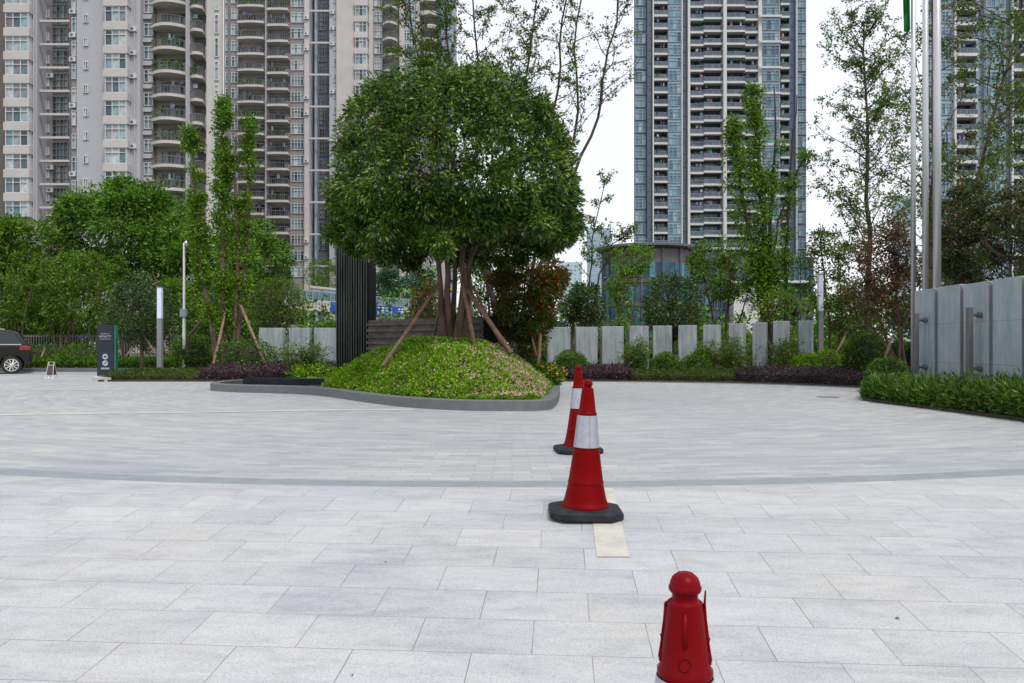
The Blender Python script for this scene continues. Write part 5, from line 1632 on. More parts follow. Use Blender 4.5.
stake(383, 366, 15.2, 438, 284, 16.3, "long brown stake leaning right against the domed tree from the left slope of the mound", 0.04)
stake(475, 347, 15.6, 461, 278, 16.3, "brown stake standing steeply in front of the domed tree's trunks", 0.04)
stake(511, 353, 15.7, 466, 288, 16.4, "thick brown stake leaning left against the domed tree from the right slope of the mound", 0.05)
stake(500, 344, 17.6, 473, 286, 16.9, "thin brown stake behind the thick right one under the domed tree", 0.03)
stake(434, 340, 17.4, 441, 286, 16.8, "thin upright stake left of the domed tree's trunks", 0.03)
stake(271, 378, 24.2, 240, 304, 25.7, "pale pole stake leaning left under the narrow tufted trees, beside the first stone panel", 0.045)
stake(210, 379, 24.0, 226, 309, 25.8, "pale pole stake at the left foot of the narrow tufted trees, by the purple hedge", 0.045)
stake(189, 336, 27.5, 208, 311, 26.3, "short stake seen left of the narrow tufted trees' trunks", 0.04)
stake(126, 356, 28.8, 142, 334, 29.8, "stake leaning right under the round dark tree by the sign", 0.035)
stake(156, 354, 28.8, 143, 334, 29.8, "stake leaning left under the round dark tree by the sign", 0.035)
stake(36, 369, 31.8, 45, 348, 32.8, "stake between the car and the floor sign", 0.04)
stake(538, 366, 18.0, 540, 334, 18.6, "upright pale stake under the red-leaved tree by the yellow flowers", 0.045)
stake(537, 357, 18.2, 527, 322, 18.8, "slanting stake under the red-leaved tree", 0.035)
stake(836, 353, 25.8, 847, 331, 26.6, "pale stake leaning right, just right of the right column lamp", 0.04)
stake(840, 379, 21.6, 848, 354, 22.4, "short brown stake standing in the purple hedge right of the right column lamp", 0.035)
stake(884, 360, 18.6, 892, 336, 18.9, "brown stake under the maroon tree by the end of the right wall", 0.03)
# ================================================================== VEGETATION
def wiggle(pts, rng, amt, n=3):
    """refine a polyline and bend it a little"""
    out = [np.asarray(pts[0], float)]
    for i in range(len(pts) - 1):
        a, b = np.asarray(pts[i], float), np.asarray(pts[i + 1], float)
        for j in range(1, n + 1):
            t = j / n; p = a + (b - a) * t
            if j < n: p = p + rng.normal(size=3) * amt
            out.append(p)
    return out


def stem_px(pts, Z, rng=None, amt=0.03, depth=None):
    """pts: (px,py[,dZ])"""
    out = []
    for q in pts:
        dz = q[2] if len(q) > 2 else 0
        out.append(P(q[0], q[1], Z + dz))
    return wiggle(out, rng, amt) if rng is not None else out


def near_stem(stems, c, rng, below=0.3):
    best = None
    for st in stems:
        for p in st[1:]:
            d = np.linalg.norm((p - c) * np.array([1, 1, 1.0])) + (3.0 if p[2] > c[2] - below * 0.2 else 0)
            if best is None or d < best[0]: best = (d, p)
    return best[1]


def new_plant(name, label, cat, base, group=None):
    return empty(name, base, label, cat, group)


def trunk_of(root, stems, radii, mat, extra=(), n=8):
    mb = MB()
    for st, (r0, r1) in zip(stems, radii):
        k = len(st)
        rr = [r0 + (r1 - r0) * (i / (k - 1)) ** 0.8 for i in range(k)]
        rr[0] *= 1.2
        mb.tube(st, rr, n)
    for (pts, r0, r1) in extra:
        k = len(pts); mb.tube(pts, [r0 + (r1 - r0) * i / (k - 1) for i in range(k)], 5)
    return mb.build("trunk", mat, root, smooth=True)


def limbs(rng, stems, targets, r0, r1, sag=0.12):
    ex = []
    for c in targets:
        a = near_stem(stems, c, rng)
        m = a * 0.45 + c * 0.55 + np.array([0, 0, -sag * np.linalg.norm(c - a)]) + rng.normal(size=3) * 0.05 * np.linalg.norm(c - a)
        ex.append(([a, m, c], r0, r1))
    return ex


def crown_tree(name, label, cat, Z, stems_px, radii, crown, leaf, LW, seed, group=None, bark="bark", nl=60, amt=0.03, base=None, limb_r=(0.03, 0.008), core=False):
    """crown: list of dicts px,py,rx,up,dn (pixels), n clusters, per, spread, shell, amp, ex"""
    rng = np.random.default_rng(seed); s = Z / F
    stems = [stem_px(st, Z, rng, amt) for st in stems_px]
    root = new_plant(name, label, cat, base if base is not None else (stems[0][0][0], stems[0][0][1], min(0.05, stems[0][0][2])), group)
    LQ = []; tg = []
    for c in crown:
        cc = P(c["px"], c["py"], Z + c.get("dz", 0))
        ry = c.get("ry", c["rx"]) * s
        if c.get("nb", 1):
            pts, d = blob_pts(rng, c["n"], cc, c["rx"] * s, c["up"] * s, c["dn"] * s, c.get("nb", 30), c.get("br", 0.34), c.get("ex", 2.0), ry, c.get("amp", 0.2) * 0.7)
        else:
            pts, d = crown_pts(rng, c["n"], cc, c["rx"] * s, c["up"] * s, c["dn"] * s, c.get("shell", 0.45), c.get("ex", 2.0), c.get("amp", 0.2), ry)
        LQ.append(clusters(rng, pts, c.get("per", 7), c.get("spread", LW[0] * 1.6), LW[0], LW[1], d, c.get("droop", 0.3), 0.75))
        k = min(len(pts), int(nl * c["n"] / sum(q["n"] for q in crown)) + 1)
        tg += list(pts[rng.choice(len(pts), k, replace=False)] * 0.92 + cc * 0.08)
    trunk_of(root, stems, radii, M[bark], limbs(rng, stems, tg, *limb_r))
    LQ = np.concatenate(LQ)
    quads("crown", LQ, L[leaf], root)
    return root


def tuft_tree(name, label, Z, stems_px, radii, tufts, leaf, LW, seed, cat="tree", group=None, bark="barkdark", per=7, bare=()):
    """narrow stems with leaf tufts; tufts: (stem index, t0, t1, radius_px at t0, radius_px at t1, n)"""
    rng = np.random.default_rng(seed); s = Z / F
    stems = [stem_px(st, Z, rng, 0.03) for st in stems_px]
    root = new_plant(name, label, cat, (stems[0][0][0], stems[0][0][1], 0.04), group)
    C = []; ex = []
    for (si, t0, t1, r0, r1, n) in tufts:
        st = np.array(stems[si]); k = len(st)
        # tufts come in lumps along the stem
        nl = max(4, int(n / 17)); lump_t = np.sort(rng.uniform(t0, t1, nl)); 
        for lt in lump_t:
            f = (lt - t0) / (t1 - t0 + 1e-9); R = (r0 + (r1 - r0) * f) * s
            u = lt * (k - 1); i = min(int(u), k - 2); p = st[i] + (st[i + 1] - st[i]) * (u - i)
            o = rng.normal(size=3); o[2] *= 0.3; o = o / np.linalg.norm(o) * R * rng.uniform(0.05, 0.75)
            c = p + o
            m = int(n / nl); d = unit(rng.normal(size=(m, 3)))
            C.append(c + d * np.array([1, 1, 1.25]) * R * 0.55 * rng.uniform(0.3, 1, (m, 1)) ** 0.5)
            ex.append(([p - np.array([0, 0, 0.15 * R]), p + o * 0.6, c + o * 0.6], 0.02, 0.006))
    C = np.concatenate(C)
    trunk_of(root, stems, radii, M[bark], ex)
    quads("crown", clusters(rng, C, per, LW[0] * 1.3, LW[0], LW[1], None, 0.2, 0.8), L[leaf], root)
    return root


def airy_tree(name, label, Z, stems_px, radii, seed, leaf="olive", LW=(0.09, 0.05), nb=30, blen=1.2, sub=5, per=5, t0=0.25, up=0.9, bark="barkdark", cat="tree", group=None, leafy=1.0, side=None, taper=0.7, nodes=4, base=None, thin=0.016, yext=0.5):
    rng = np.random.default_rng(seed)
    stems = [stem_px(st, Z, rng, 0.04) for st in stems_px]
    root = new_plant(name, label, cat, base if base is not None else (stems[0][0][0], stems[0][0][1], 0.04), group)
    ex = []; C = []
    for st in stems:
        st = np.array(st); k = len(st)
        for b in range(nb):
            t = t0 + (1 - t0) * (b + rng.random()) / nb
            u = t * (k - 1); i = min(int(u), k - 2); p = st[i] + (st[i + 1] - st[i]) * (u - i)
            az = rng.uniform(0, 2 * math.pi); ln = blen * (1 - taper * t) * rng.uniform(0.6, 1.2) 
            d = np.array([math.cos(az), math.sin(az) * yext, up * rng.uniform(0.5, 1.3)]); d /= np.linalg.norm(d)
            pts = [p]
            for j in range(5):
                d = d + rng.normal(size=3) * 0.16 + np.array([0, 0, 0.03]); d /= np.linalg.norm(d); pts.append(pts[-1] + d * ln / 5)
            ex.append((pts, thin, 0.005))
            for j in range(1, 6):
                for q in range(sub):
                    if rng.random() > 0.75: continue
                    e = d * 0.5 + rng.normal(size=3) * np.array([0.8, 0.8, 0.7]); e /= np.linalg.norm(e); l2 = ln * 0.28 * rng.uniform(0.4, 1.2)
                    a = pts[j]; m = a + e * l2 * 0.5 + np.array([0, 0, 0.02]); z = a + e * l2
                    ex.append(([a, m, z], 0.006, 0.003))
                    for w in range(nodes):
                        if rng.random() < leafy: C.append(a + (z - a) * (0.35 + 0.65 * w / max(1, nodes - 1)) + rng.normal(size=3) * 0.02)
    trunk_of(root, stems, radii, M[bark], ex)
    if C: quads("crown", clusters(rng, np.array(C), per, LW[0] * 0.9, LW[0], LW[1], None, 0.2, 0.8), L[leaf], root)
    return root


def bush(name, label, px, py_top, w_px, Z, leaf, LW, n, seed, cat="bush", h=None, group=None, base_z=0.05, per=7, core="core", amp=0.12, ex=2.0, depth=None):
    rng = np.random.default_rng(seed); s = Z / F
    rx = w_px * s / 2; zt = ZZ(py_top, Z); c = np.array([X(px, Z), Z, base_z + (zt - base_z) * 0.42])
    root = new_plant(name, label, cat, (c[0], Z, base_z), group)
    up, dn = (zt - c[2]) , (c[2] - base_z)
    ry = depth / 2 if depth else rx
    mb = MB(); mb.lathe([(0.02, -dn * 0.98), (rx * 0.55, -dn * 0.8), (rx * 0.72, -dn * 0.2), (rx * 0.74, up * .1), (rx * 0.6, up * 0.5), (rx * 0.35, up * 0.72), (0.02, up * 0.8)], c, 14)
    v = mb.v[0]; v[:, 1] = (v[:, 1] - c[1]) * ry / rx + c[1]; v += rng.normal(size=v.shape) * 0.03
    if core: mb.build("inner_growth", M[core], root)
    pts, d = crown_pts(rng, n, c, rx, up, dn, 0.72, ex, amp, ry)
    quads("foliage", clusters(rng, pts, per, LW[0] * 1.1, LW[0], LW[1], d, 0.0, 0.9), L[leaf], root)
    return root


def airy_bush(name, label, px, py_top, w_px, Z, leaf, LW, seed, nst=16, per=5, cat="shrub", group=None, base_z=0.05, dens=1.0):
    rng = np.random.default_rng(seed); s = Z / F; R = w_px * s / 2; H_ = ZZ(py_top, Z) - base_z; x0 = X(px, Z)
    root = new_plant(name, label, cat, (x0, Z, base_z), group)
    ex = []; C = []
    for i in range(nst):
        az = rng.uniform(0, 6.283); rr = rng.uniform(0.1, 1) * R; a = np.array([x0 + rng.normal() * 0.06, Z + rng.normal() * 0.06, base_z])
        hh = H_ * rng.uniform(0.55, 1.0) * (1 - 0.25 * rr / R)
        e = np.array([x0 + math.cos(az) * rr, Z + math.sin(az) * rr, base_z + hh]); m = (a + e) / 2 + np.array([-(e - a)[0] * 0.15, 0, hh * 0.12])
        ex.append(([a, m, e], 0.012, 0.004))
        for w in range(int(26 * dens)):
            t = rng.uniform(0.25, 1.0); b = (1 - t) ** 2 * a + 2 * t * (1 - t) * m + t * t * e
            C.append(b + rng.normal(size=3) * np.array([1, 1, 0.6]) * R * 0.17)
    mb = MB()
    for pts, r0, r1 in ex: mb.tube(pts, [r0, (r0 + r1) / 2, r1], 5)
    mb.build("stems", M["barkgrey"], root)
    quads("foliage", clusters(rng, np.array(C), per, LW[0], LW[0], LW[1], None, 0.2, 0.7), L[leaf], root)
    return root


def hedge(name, label, line, wdt, h, leaf, LW, dens, seed, cat="hedge", base_z=0.03, core="core", group=None, per=6, jag=0.04, slope=0.0, up=0.6):
    """line: front edge polyline (x,y); the hedge lies to its left-hand/back side"""
    rng = np.random.default_rng(seed); pts = [np.array(p, float) for p in line]
    mid = (pts[0] + pts[-1]) / 2
    hs = h if hasattr(h, '__len__') else [h] * len(pts); hmax = max(hs)
    root = new_plant(name, label, cat, (mid[0], mid[1], base_z), group)
    mb = MB(); C = []
    n = len(pts); nr = []
    for i in range(n):
        d = pts[min(i + 1, n - 1)] - pts[max(i - 1, 0)]; d /= np.linalg.norm(d); nr.append(np.array([-d[1], d[0]]))
    V = []
    for i in range(n):
        f = pts[i] + nr[i] * 0.06; b = pts[i] + nr[i] * (wdt - 0.04)
        V += [(*f, base_z), (*(f + nr[i] * 0.03), base_z + hs[i] * 0.75), (*b, base_z + (hs[i] + slope) * 0.8), (*b, base_z)]
    Fs = []
    for i in range(n - 1):
        for k in range(3): Fs.append((i * 4 + k, (i + 1) * 4 + k, (i + 1) * 4 + k + 1, i * 4 + k + 1))
    Fs += [(0, 1, 2, 3), ((n - 1) * 4 + 3, (n - 1) * 4 + 2, (n - 1) * 4 + 1, (n - 1) * 4)]
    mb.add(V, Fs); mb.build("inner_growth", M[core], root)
    for i in range(n - 1):
        a, b = pts[i], pts[i + 1]; Ls = np.linalg.norm(b - a); na, nb = nr[i], nr[i + 1]
        m = int(Ls * wdt * dens); t = rng.uniform(0, 1, m); u = rng.uniform(0, 1, m)
        q = a + (b - a) * t[:, None] + (na + (nb - na) * t[:, None]) * (u * wdt)[:, None]
        lump = 0.5 + 0.5 * np.sin(q[:, 0] * 4.1 + np.sin(q[:, 1] * 3.3)) * np.cos(q[:, 1] * 4.7)
        hh = hs[i] + (hs[i + 1] - hs[i]) * t
        z = base_z + hh * (0.86 + 0.16 * lump) + slope * u + rng.normal(size=m) * jag - 0.25 * hh * np.clip((0.12 - u) / 0.12, 0, 1)
        C.append(np.column_stack([q, z]))
        m = int(Ls * hmax * dens * 1.3); t = rng.uniform(0, 1, m); hh = hs[i] + (hs[i + 1] - hs[i]) * t
        q = a + (b - a) * t[:, None] + (na + (nb - na) * t[:, None]) * rng.uniform(0.0, 0.07, (m, 1))
        C.append(np.column_stack([q, base_z + hh * rng.uniform(0.03, 0.9, m)]))
    for e, o in ((0, -1), (n - 1, 1)):
        m = int(wdt * hs[e] * dens); u = rng.uniform(0, 1, m); q = pts[e] + nr[e] * (u * wdt)[:, None]
        C.append(np.column_stack([q, base_z + hs[e] * rng.uniform(0.03, 0.9, m)]))
    C = np.concatenate(C)
    out = np.tile(np.array([0, -0.3, up]), (len(C), 1))
    quads("foliage", clusters(rng, C, per, LW[0], LW[0], LW[1], out, 0.0, 0.8), L[leaf], root)
    return root


# ---------------------------------------------------------------- the domed tree on the mound
Zt = 16.5; rng = np.random.default_rng(77); s = Zt / F
st_px = [[(443, 342, -.1), (441, 292), (438, 242), (428, 190, .3), (400, 150, .5)], [(451, 344), (447, 292), (446, 242), (440, 180, -.4), (425, 110, -.6)], [(457, 345, -.2), (462, 300, -.1), (463, 242), (472, 170, .3), (485, 110, .5)],
         [(459, 320, .1), (466, 272), (482, 232), (510, 185, -.3), (535, 160, -.5)], [(454, 330, .15), (455, 270, .1), (454, 200), (455, 120), (452, 75)], [(462, 344, .1), (470, 290, .3), (472, 235, .6), (505, 170, 1.0)], [(447, 330, .2), (436, 250, .5), (400, 200, .8), (372, 180, .9)]]
stems = [stem_px(q, Zt, rng, 0.02) for q in st_px]
root = new_plant("domed_tree", "large dense dome-shaped evergreen with several trunks on the flower mound", "tree", (-1.2, 16.5, 1.1))
cc = P(455, 196, Zt)
pts, d = blob_pts(rng, 4600, cc, 128 * s, 135 * s, 50 * s, 250, 0.13, 2.4, 118 * s, 0.06, 0.8, 0.10)
q_, qd = crown_pts(rng, 3600, cc, 122 * s, 130 * s, 46 * s, 0.72, 2.4, 0.08, 112 * s, 0, 9, 26)
pts = np.concatenate([pts, q_]); d = np.concatenate([d, qd])
p3, d3 = blob_pts(rng, 520, P(550, 214, Zt), 34 * s, 34 * s, 34 * s, 14, 0.3)
p4, d4 = blob_pts(rng, 420, P(360, 222, Zt), 32 * s, 26 * s, 24 * s, 12, 0.3)
p5, d5 = blob_pts(rng, 420, P(450, 212, Zt), 90 * s, 22 * s, 16 * s, 30, 0.5, ry=80 * s)
PL = [pts, p3, p4, p5]; DL = [d, d3, d4, d5]
for k in range(30):      # hanging lumps of the ragged lower edge
    a_ = 6.283 * k / 30 + rng.uniform(-.1, .1); rr_ = rng.uniform(0.75, 0.98)
    q1, q2 = blob_pts(rng, 60, cc + np.array([math.cos(a_) * 116 * s * rr_, math.sin(a_) * 108 * s * rr_, -(26 + rng.uniform(0, 30)) * s]), 17 * s, 12 * s, 16 * s, 4, 0.5)
    PL.append(q1); DL.append(q2)
PT = np.concatenate(PL); DD = np.concatenate(DL)
keep = rng.choice(len(pts), 150, replace=False)
trunk_of(root, stems, [(0.07, 0.03), (0.08, 0.03), (0.085, 0.03), (0.055, 0.02), (0.06, 0.02), (0.075, 0.03), (0.045, 0.02)], M["bark"], limbs(rng, stems, list(PT[keep] * 0.9 + cc * 0.1), 0.03, 0.008), n=12)
quads("crown", clusters(rng, PT, 12, 0.115, 0.108, 0.037, DD, 0.55, 0.7), L["dome"], root)

# ---------------------------------------------------------------- red-leaved tree and its neighbours on the island
crown_tree("red_leaved_tree", "bushy tree with green leaves turning orange red right of the domed tree", "tree", 18.8, [[(520, 366), (521, 340), (524, 300), (528, 270)], [(523, 362), (516, 330), (508, 300)], [(521, 364), (532, 325), (545, 295)]],
           [(0.04, 0.015)] * 3, [dict(px=528, py=300, rx=35, up=50, dn=46, n=1500, per=7, nb=26, br=0.3, amp=0.45), dict(px=545, py=290, rx=22, up=26, dn=26, n=420, per=6, nb=12, amp=0.4)], "red", (0.085, 0.04), 31)
bush("clipped_bush", "small green bush with a few yellow flowers at the right tip of the island", 546, 364, 34, 17.8, "mid", (0.06, 0.03), 500, 32, base_z=0.15)
rngf = np.random.default_rng(9); c = P(553, 372, 17.6); q = c + rngf.normal(size=(60, 3)) * np.array([0.13, 0.25, 0.08])
tag(quads("flowers", clusters(rngf, q, 4, 0.02, 0.036, 0.03, None, -0.2), L["yellow"], loc=tuple(c)), "yellow orange flowers at the right tip of the island", "flowers", kind='stuff')
bush("low_shrub", "low dark green planting along the right rim of the island", 522, 358, 44, 18.8, "hedge", (0.06, 0.03), 500, 33, base_z=0.15, cat="shrub")
bush("red_shrub", "small orange leaved shrub showing above the slate wall left of the trunks", 424, 286, 34, 24.0, "red", (0.09, 0.045), 700, 34, cat="shrub", amp=0.3)
airy_tree("sparse_tree", "slender grey trunked tree just behind the domed tree's trunks", 20.5, [[(474, 372), (472, 320), (466, 240), (462, 180)]], [(0.10, 0.05)], 35, nb=4, blen=0.8, t0=0.5, bark="barkgrey", leafy=0.3)

crown_tree("leafy_tree", "loose light leaved tree seen behind the trunks on the right under the domed tree", "tree", 25.0, [[(492, 378), (490, 320), (484, 260)], [(494, 378), (500, 310), (508, 250)]], [(0.07, 0.03)] * 2,
           [dict(px=492, py=272, rx=34, up=44, dn=50, n=620, per=6, amp=0.3)], "mid", (0.10, 0.05), 36)
# ---------------------------------------------------------------- tall sparse tree above the dome
ZT = 23.5
st = [[(508, 378), (501, 260), (492, 150, .3), (478, 60, .6), (468, -40, .8)], [(508, 378), (516, 240), (524, 130), (529, 60), (541, -40)], [(510, 376), (534, 260), (548, 150), (558, 90), (562, 20), (577, -40)],
      [(511, 376), (545, 250), (566, 185), (578, 112), (574, 50), (584, -35)], [(512, 376), (552, 250), (574, 175), (598, 118), (606, 62), (617, 22), (616, -40)], [(508, 378), (480, 220, .5), (455, 100, 1), (446, 30, 1.2), (440, -40, 1.4)],
      [(508, 378), (470, 200, 1), (425, 90, 1.5), (412, 30, 1.8), (408, -30, 2)]]
airy_tree("sparse_tree", "very tall sparse tree with dark forking branches rising behind the domed tree", ZT, st[:2] + st[5:], [(0.07, 0.02)] * 4, 41, leaf="olive", LW=(0.085, 0.048), nb=22, blen=1.6, sub=4, per=3, t0=0.5, up=1.1, taper=0.35, leafy=0.8)
airy_tree("sparse_tree", "tall sparse tree with thin dark branches against the white sky right of the dome", 23.0, st[2:5], [(0.065, 0.02)] * 3, 42, leaf="olive", LW=(0.08, 0.045), nb=17, blen=1.5, sub=3, per=3, t0=0.48, up=0.9, taper=0.4, leafy=0.5)
airy_tree("sparse_tree", "small sparse tree with thin twigs against the sky left of the round building", 27.5, [[(584, 372), (588, 300), (592, 240), (606, 178)], [(584, 372), (597, 290), (611, 245), (628, 228)]], [(0.05, 0.012)] * 2, 43, nb=12, blen=1.2, sub=3, per=4, t0=0.45, leafy=0.45)

# ---------------------------------------------------------------- narrow tufted trees, left
tuft_tree("tufted_tree", "group of tall narrow stems with tufted green leaves left of the black pylon", 25.8,
          [[(221, 381), (208, 310), (200, 255), (195, 190), (190, 125)], [(225, 381), (224, 310), (223, 230), (224, 160), (223, 100)], [(234, 381), (236, 310), (239, 245), (235, 180), (232, 130)], [(236, 380), (242, 305), (247, 240), (249, 170), (248, 118)]],
          [(0.11, 0.03), (0.13, 0.03), (0.10, 0.02), (0.08, 0.02)],
          [(0, 0.55, 1.0, 10, 10, 720), (0, 0.2, 0.55, 9, 10, 380), (1, 0.55, 1.0, 12, 11, 850), (1, 0.15, 0.55, 12, 12, 620), (2, 0.35, 0.9, 7, 6, 200), (3, 0.75, 1.0, 8, 8, 300), (3, 0.25, 0.75, 8, 7, 330)], "tuft", (0.10, 0.05), 51, bark="bark")
# ---------------------------------------------------------------- narrow tufted trees, right
tuft_tree("tufted_tree", "tall tree with tufted green columns and bare dark tips before the blue tower", 27.0,
          [[(779, 376), (768, 320), (764, 250), (760, 170), (752, 88)], [(776, 376), (762, 310), (750, 240), (738, 170), (732, 120)], [(781, 376), (771, 300), (770, 220), (775, 150), (774, 86)], [(783, 376), (786, 320), (787, 240), (792, 150), (797, 95)], [(779, 376), (770, 280), (778, 220), (800, 165), (812, 150)]],
          [(0.16, 0.04), (0.10, 0.03), (0.11, 0.02), (0.10, 0.015), (0.06, 0.02)],
          [(0, 0.70, 1.0, 14, 10, 560), (0, 0.25, 0.70, 18, 14, 640), (1, 0.60, 1.0, 15, 12, 520), (1, 0.25, 0.60, 18, 15, 460), (2, 0.3, 0.78, 14, 12, 330), (3, 0.2, 0.62, 14, 9, 260), (4, 0.6, 1.0, 12, 9, 160)], "tuft", (0.10, 0.05), 52, per=7)

# ---------------------------------------------------------------- airy trees, right
airy_tree("feathery_tree", "tall feathery tree with straight trunk and small leaves left of the flagpoles", 26.5, [[(868, 378), (868, 300), (866, 200), (867, 110), (864, 22)]], [(0.12, 0.02)], 61, nb=54, blen=2.9, sub=5, per=5, t0=0.30, up=0.85, taper=0.55, leafy=0.7, LW=(0.085, 0.05), thin=0.022)
airy_tree("feathery_tree", "feathery tree reaching out of the frame behind the flagpoles", 21.0, [[(926, 384), (930, 280), (932, 200), (934, 100), (932, -60)], [(926, 384), (960, 250), (985, 150), (1010, 60), (1025, -20)]], [(0.12, 0.05), (0.07, 0.02)], 62, nb=34, blen=2.6, sub=4, per=5, t0=0.30, up=0.75, taper=0.2, leafy=0.55, LW=(0.085, 0.05), bark="bark", thin=0.018)
airy_tree("feathery_tree", "feathery tree whose branches come in from the right edge above the stone wall", 17.5, [[(1075, 400), (1070, 250), (1062, 120), (1055, -60)]], [(0.12, 0.05)], 63, nb=36, blen=2.1, sub=4, per=5, t0=0.30, up=0.55, taper=0.2, leafy=0.6, LW=(0.085, 0.05), thin=0.016)
crown_tree("maroon_tree", "dull maroon leaved tree with slanting stems at the far end of the right wall", "tree", 19.5, [[(905, 388), (896, 360), (880, 320), (868, 290), (858, 260)], [(906, 388), (900, 340), (896, 290), (892, 240)], [(907, 388), (902, 330), (915, 280)], [(905, 388), (886, 345), (866, 318)]],
           [(0.05, 0.015)] * 4, [dict(px=880, py=280, rx=36, up=58, dn=50, n=620, per=6, shell=0.15, amp=0.45, k=24, nb=0), dict(px=895, py=252, rx=20, up=42, dn=40, n=220, per=6, shell=0.2, amp=0.4, nb=0)], "maroon", (0.08, 0.04), 64, nl=90)
for i, (px, py, rx, up, dn, Z_, sd, lab) in enumerate(((966, 232, 34, 46, 60, 17.6, 65, "dark leafy tree with reddish tips rising behind the long right wall, left one"), (1014, 240, 40, 62, 70, 16.5, 66, "dark leafy tree at the right edge behind the long right wall"))):
    crown_tree("dark_shrub_tree", lab, "tree", Z_, [[(px, 398), (px, 330), (px - 4, 260)], [(px, 398), (px + 12, 320), (px + 16, 240)]], [(0.05, 0.02)] * 2,
               [dict(px=px, py=py, rx=rx, up=up, dn=dn, n=1150, per=7, shell=0.3, amp=0.35, nb=44, br=0.22)], "darkred", (0.075, 0.034), sd, nl=40)
crown_tree("light_green_tree", "light green tree with thin V-shaped stems left of the tufted tree", "tree", 27.5, [[(722, 376), (716, 330), (706, 290), (700, 260)], [(724, 376), (726, 320), (730, 280), (726, 250)], [(726, 376), (738, 325), (748, 290)]], [(0.05, 0.015)] * 3,
           [dict(px=722, py=272, rx=38, up=34, dn=28, n=750, per=6, shell=0.25, amp=0.4)], "mid", (0.10, 0.05), 67)
crown_tree("light_green_tree", "slender light green tree in front of the round building", "tree", 29.0, [[(622, 374), (620, 330), (616, 290), (622, 255)], [(623, 374), (632, 320), (640, 270)]], [(0.05, 0.012)] * 2,
           [dict(px=621, py=283, rx=13, up=34, dn=38, n=260, per=6, shell=0.1, amp=0.5), dict(px=640, py=256, rx=13, up=14, dn=22, n=150, per=6, shell=0.1, amp=0.5)], "light", (0.10, 0.05), 68)
crown_tree("light_green_tree", "small pale green tree with many thin stems right of the narrow stone panel", "tree", 25.6, [[(788, 376), (783, 335), (775, 310)], [(788, 376), (792, 335), (794, 305)], [(789, 376), (800, 335), (808, 312)]], [(0.03, 0.01)] * 3,
           [dict(px=786, py=305, rx=34, up=20, dn=22, n=230, per=5, shell=0.2, amp=0.4, nb=0)], "light", (0.085, 0.045), 69, group=None)
crown_tree("mixed_tree", "loose green tree with some reddish leaves right of the right column lamp", "tree", 26.8, [[(832, 377), (830, 330), (824, 270), (820, 230)], [(850, 377), (851, 330), (846, 280)], [(834, 377), (842, 320), (838, 260)]], [(0.05, 0.015)] * 3,
           [dict(px=830, py=268, rx=30, up=42, dn=42, n=560, per=6, shell=0.15, amp=0.45), dict(px=850, py=320, rx=22, up=26, dn=22, n=260, per=6, shell=0.2, amp=0.4)], "olive", (0.10, 0.05), 70)
crown_tree("round_tree", "round dark crowned tree in front of the round building", "tree", 27.0, [[(672, 376), (672, 340), (671, 310)]], [(0.08, 0.05)], [dict(px=672, py=309, rx=28.5, up=35, dn=30, n=1100, per=7, shell=0.55, amp=0.10, ex=2.2, nb=0)], "dark", (0.085, 0.045), 71)
crown_tree("round_tree", "looser dark round tree behind the first stone panels, left of the slender light tree", "tree", 27.5, [[(572, 376), (572, 340), (573, 310)]], [(0.08, 0.04)], [dict(px=583, py=305, rx=22, up=25, dn=26, n=620, per=7, shell=0.4, amp=0.25)], "dark", (0.09, 0.045), 72)
crown_tree("round_tree", "round olive crowned tree left of the black pylon above the stone panels", "tree", 28.0, [[(278, 376), (278, 340), (277, 310)]], [(0.08, 0.04)], [dict(px=277, py=303, rx=27, up=28, dn=28, n=950, per=7, shell=0.5, amp=0.15, nb=0)], "olive", (0.085, 0.04), 73)
crown_tree("round_tree", "broad dark round tree with yellowish top behind the dark sign", "tree", 30.0, [[(142, 372), (142, 340), (140, 310)]], [(0.08, 0.05)], [dict(px=141, py=318, rx=37, up=46, dn=34, n=1400, per=7, shell=0.5, amp=0.15)], "dark", (0.09, 0.045), 74)

# ---------------------------------------------------------------- shrubs of the beds
sh = "rounded bushes of the centre bed"
for i, (px, top, w, Z_, lab) in enumerate(((571, 351, 36, 24.0, "rounded green bush just left of the cones' tips"), (667, 353, 32, 24.2, "rounded green bush under the round dark tree"), (697, 355, 32, 24.0, "rounded green bush right of the round dark tree's stem"), (826, 350, 44, 23.6, "bright green rounded bush at the foot of the right column lamp"), (806, 354, 30, 23.4, "bright green bush left of the right column lamp's foot"))):
    bush("round_bush", lab, px, top, w, Z_, "mid" if i < 3 else "cover", (0.055, 0.03), 620, 80 + i, group=sh)
bush("dark_bush", "dark glossy bush at the far end of the right hedge", 888, 357, 40, 17.6, "hedge", (0.05, 0.025), 800, 90)
bush("dark_bush", "dark green bush behind the purple hedge right of the column lamp", 866, 330, 46, 21.0, "hedge", (0.07, 0.035), 900, 91)
for i, (px, top, w, Z_, lab) in enumerate(((303, 336, 50, 23.6, "airy olive shrub in front of the stone panels left of the pylon"), (640, 331, 44, 24.3, "airy shrub in front of the fourth stone panel, behind the cones' right side"), (729, 330, 56, 24.0, "airy shrub left of the narrowest stone panel"), (785, 334, 44, 23.7, "airy shrub under the tall tufted trunks"), (705, 340, 26, 24.2, "airy shrub between the round bushes"))):
    airy_bush("airy_shrub", lab, px, top, w, Z_, "olive", (0.07, 0.032), 95 + i, nst=20, dens=1.5, group="airy shrubs in front of the stone panels")
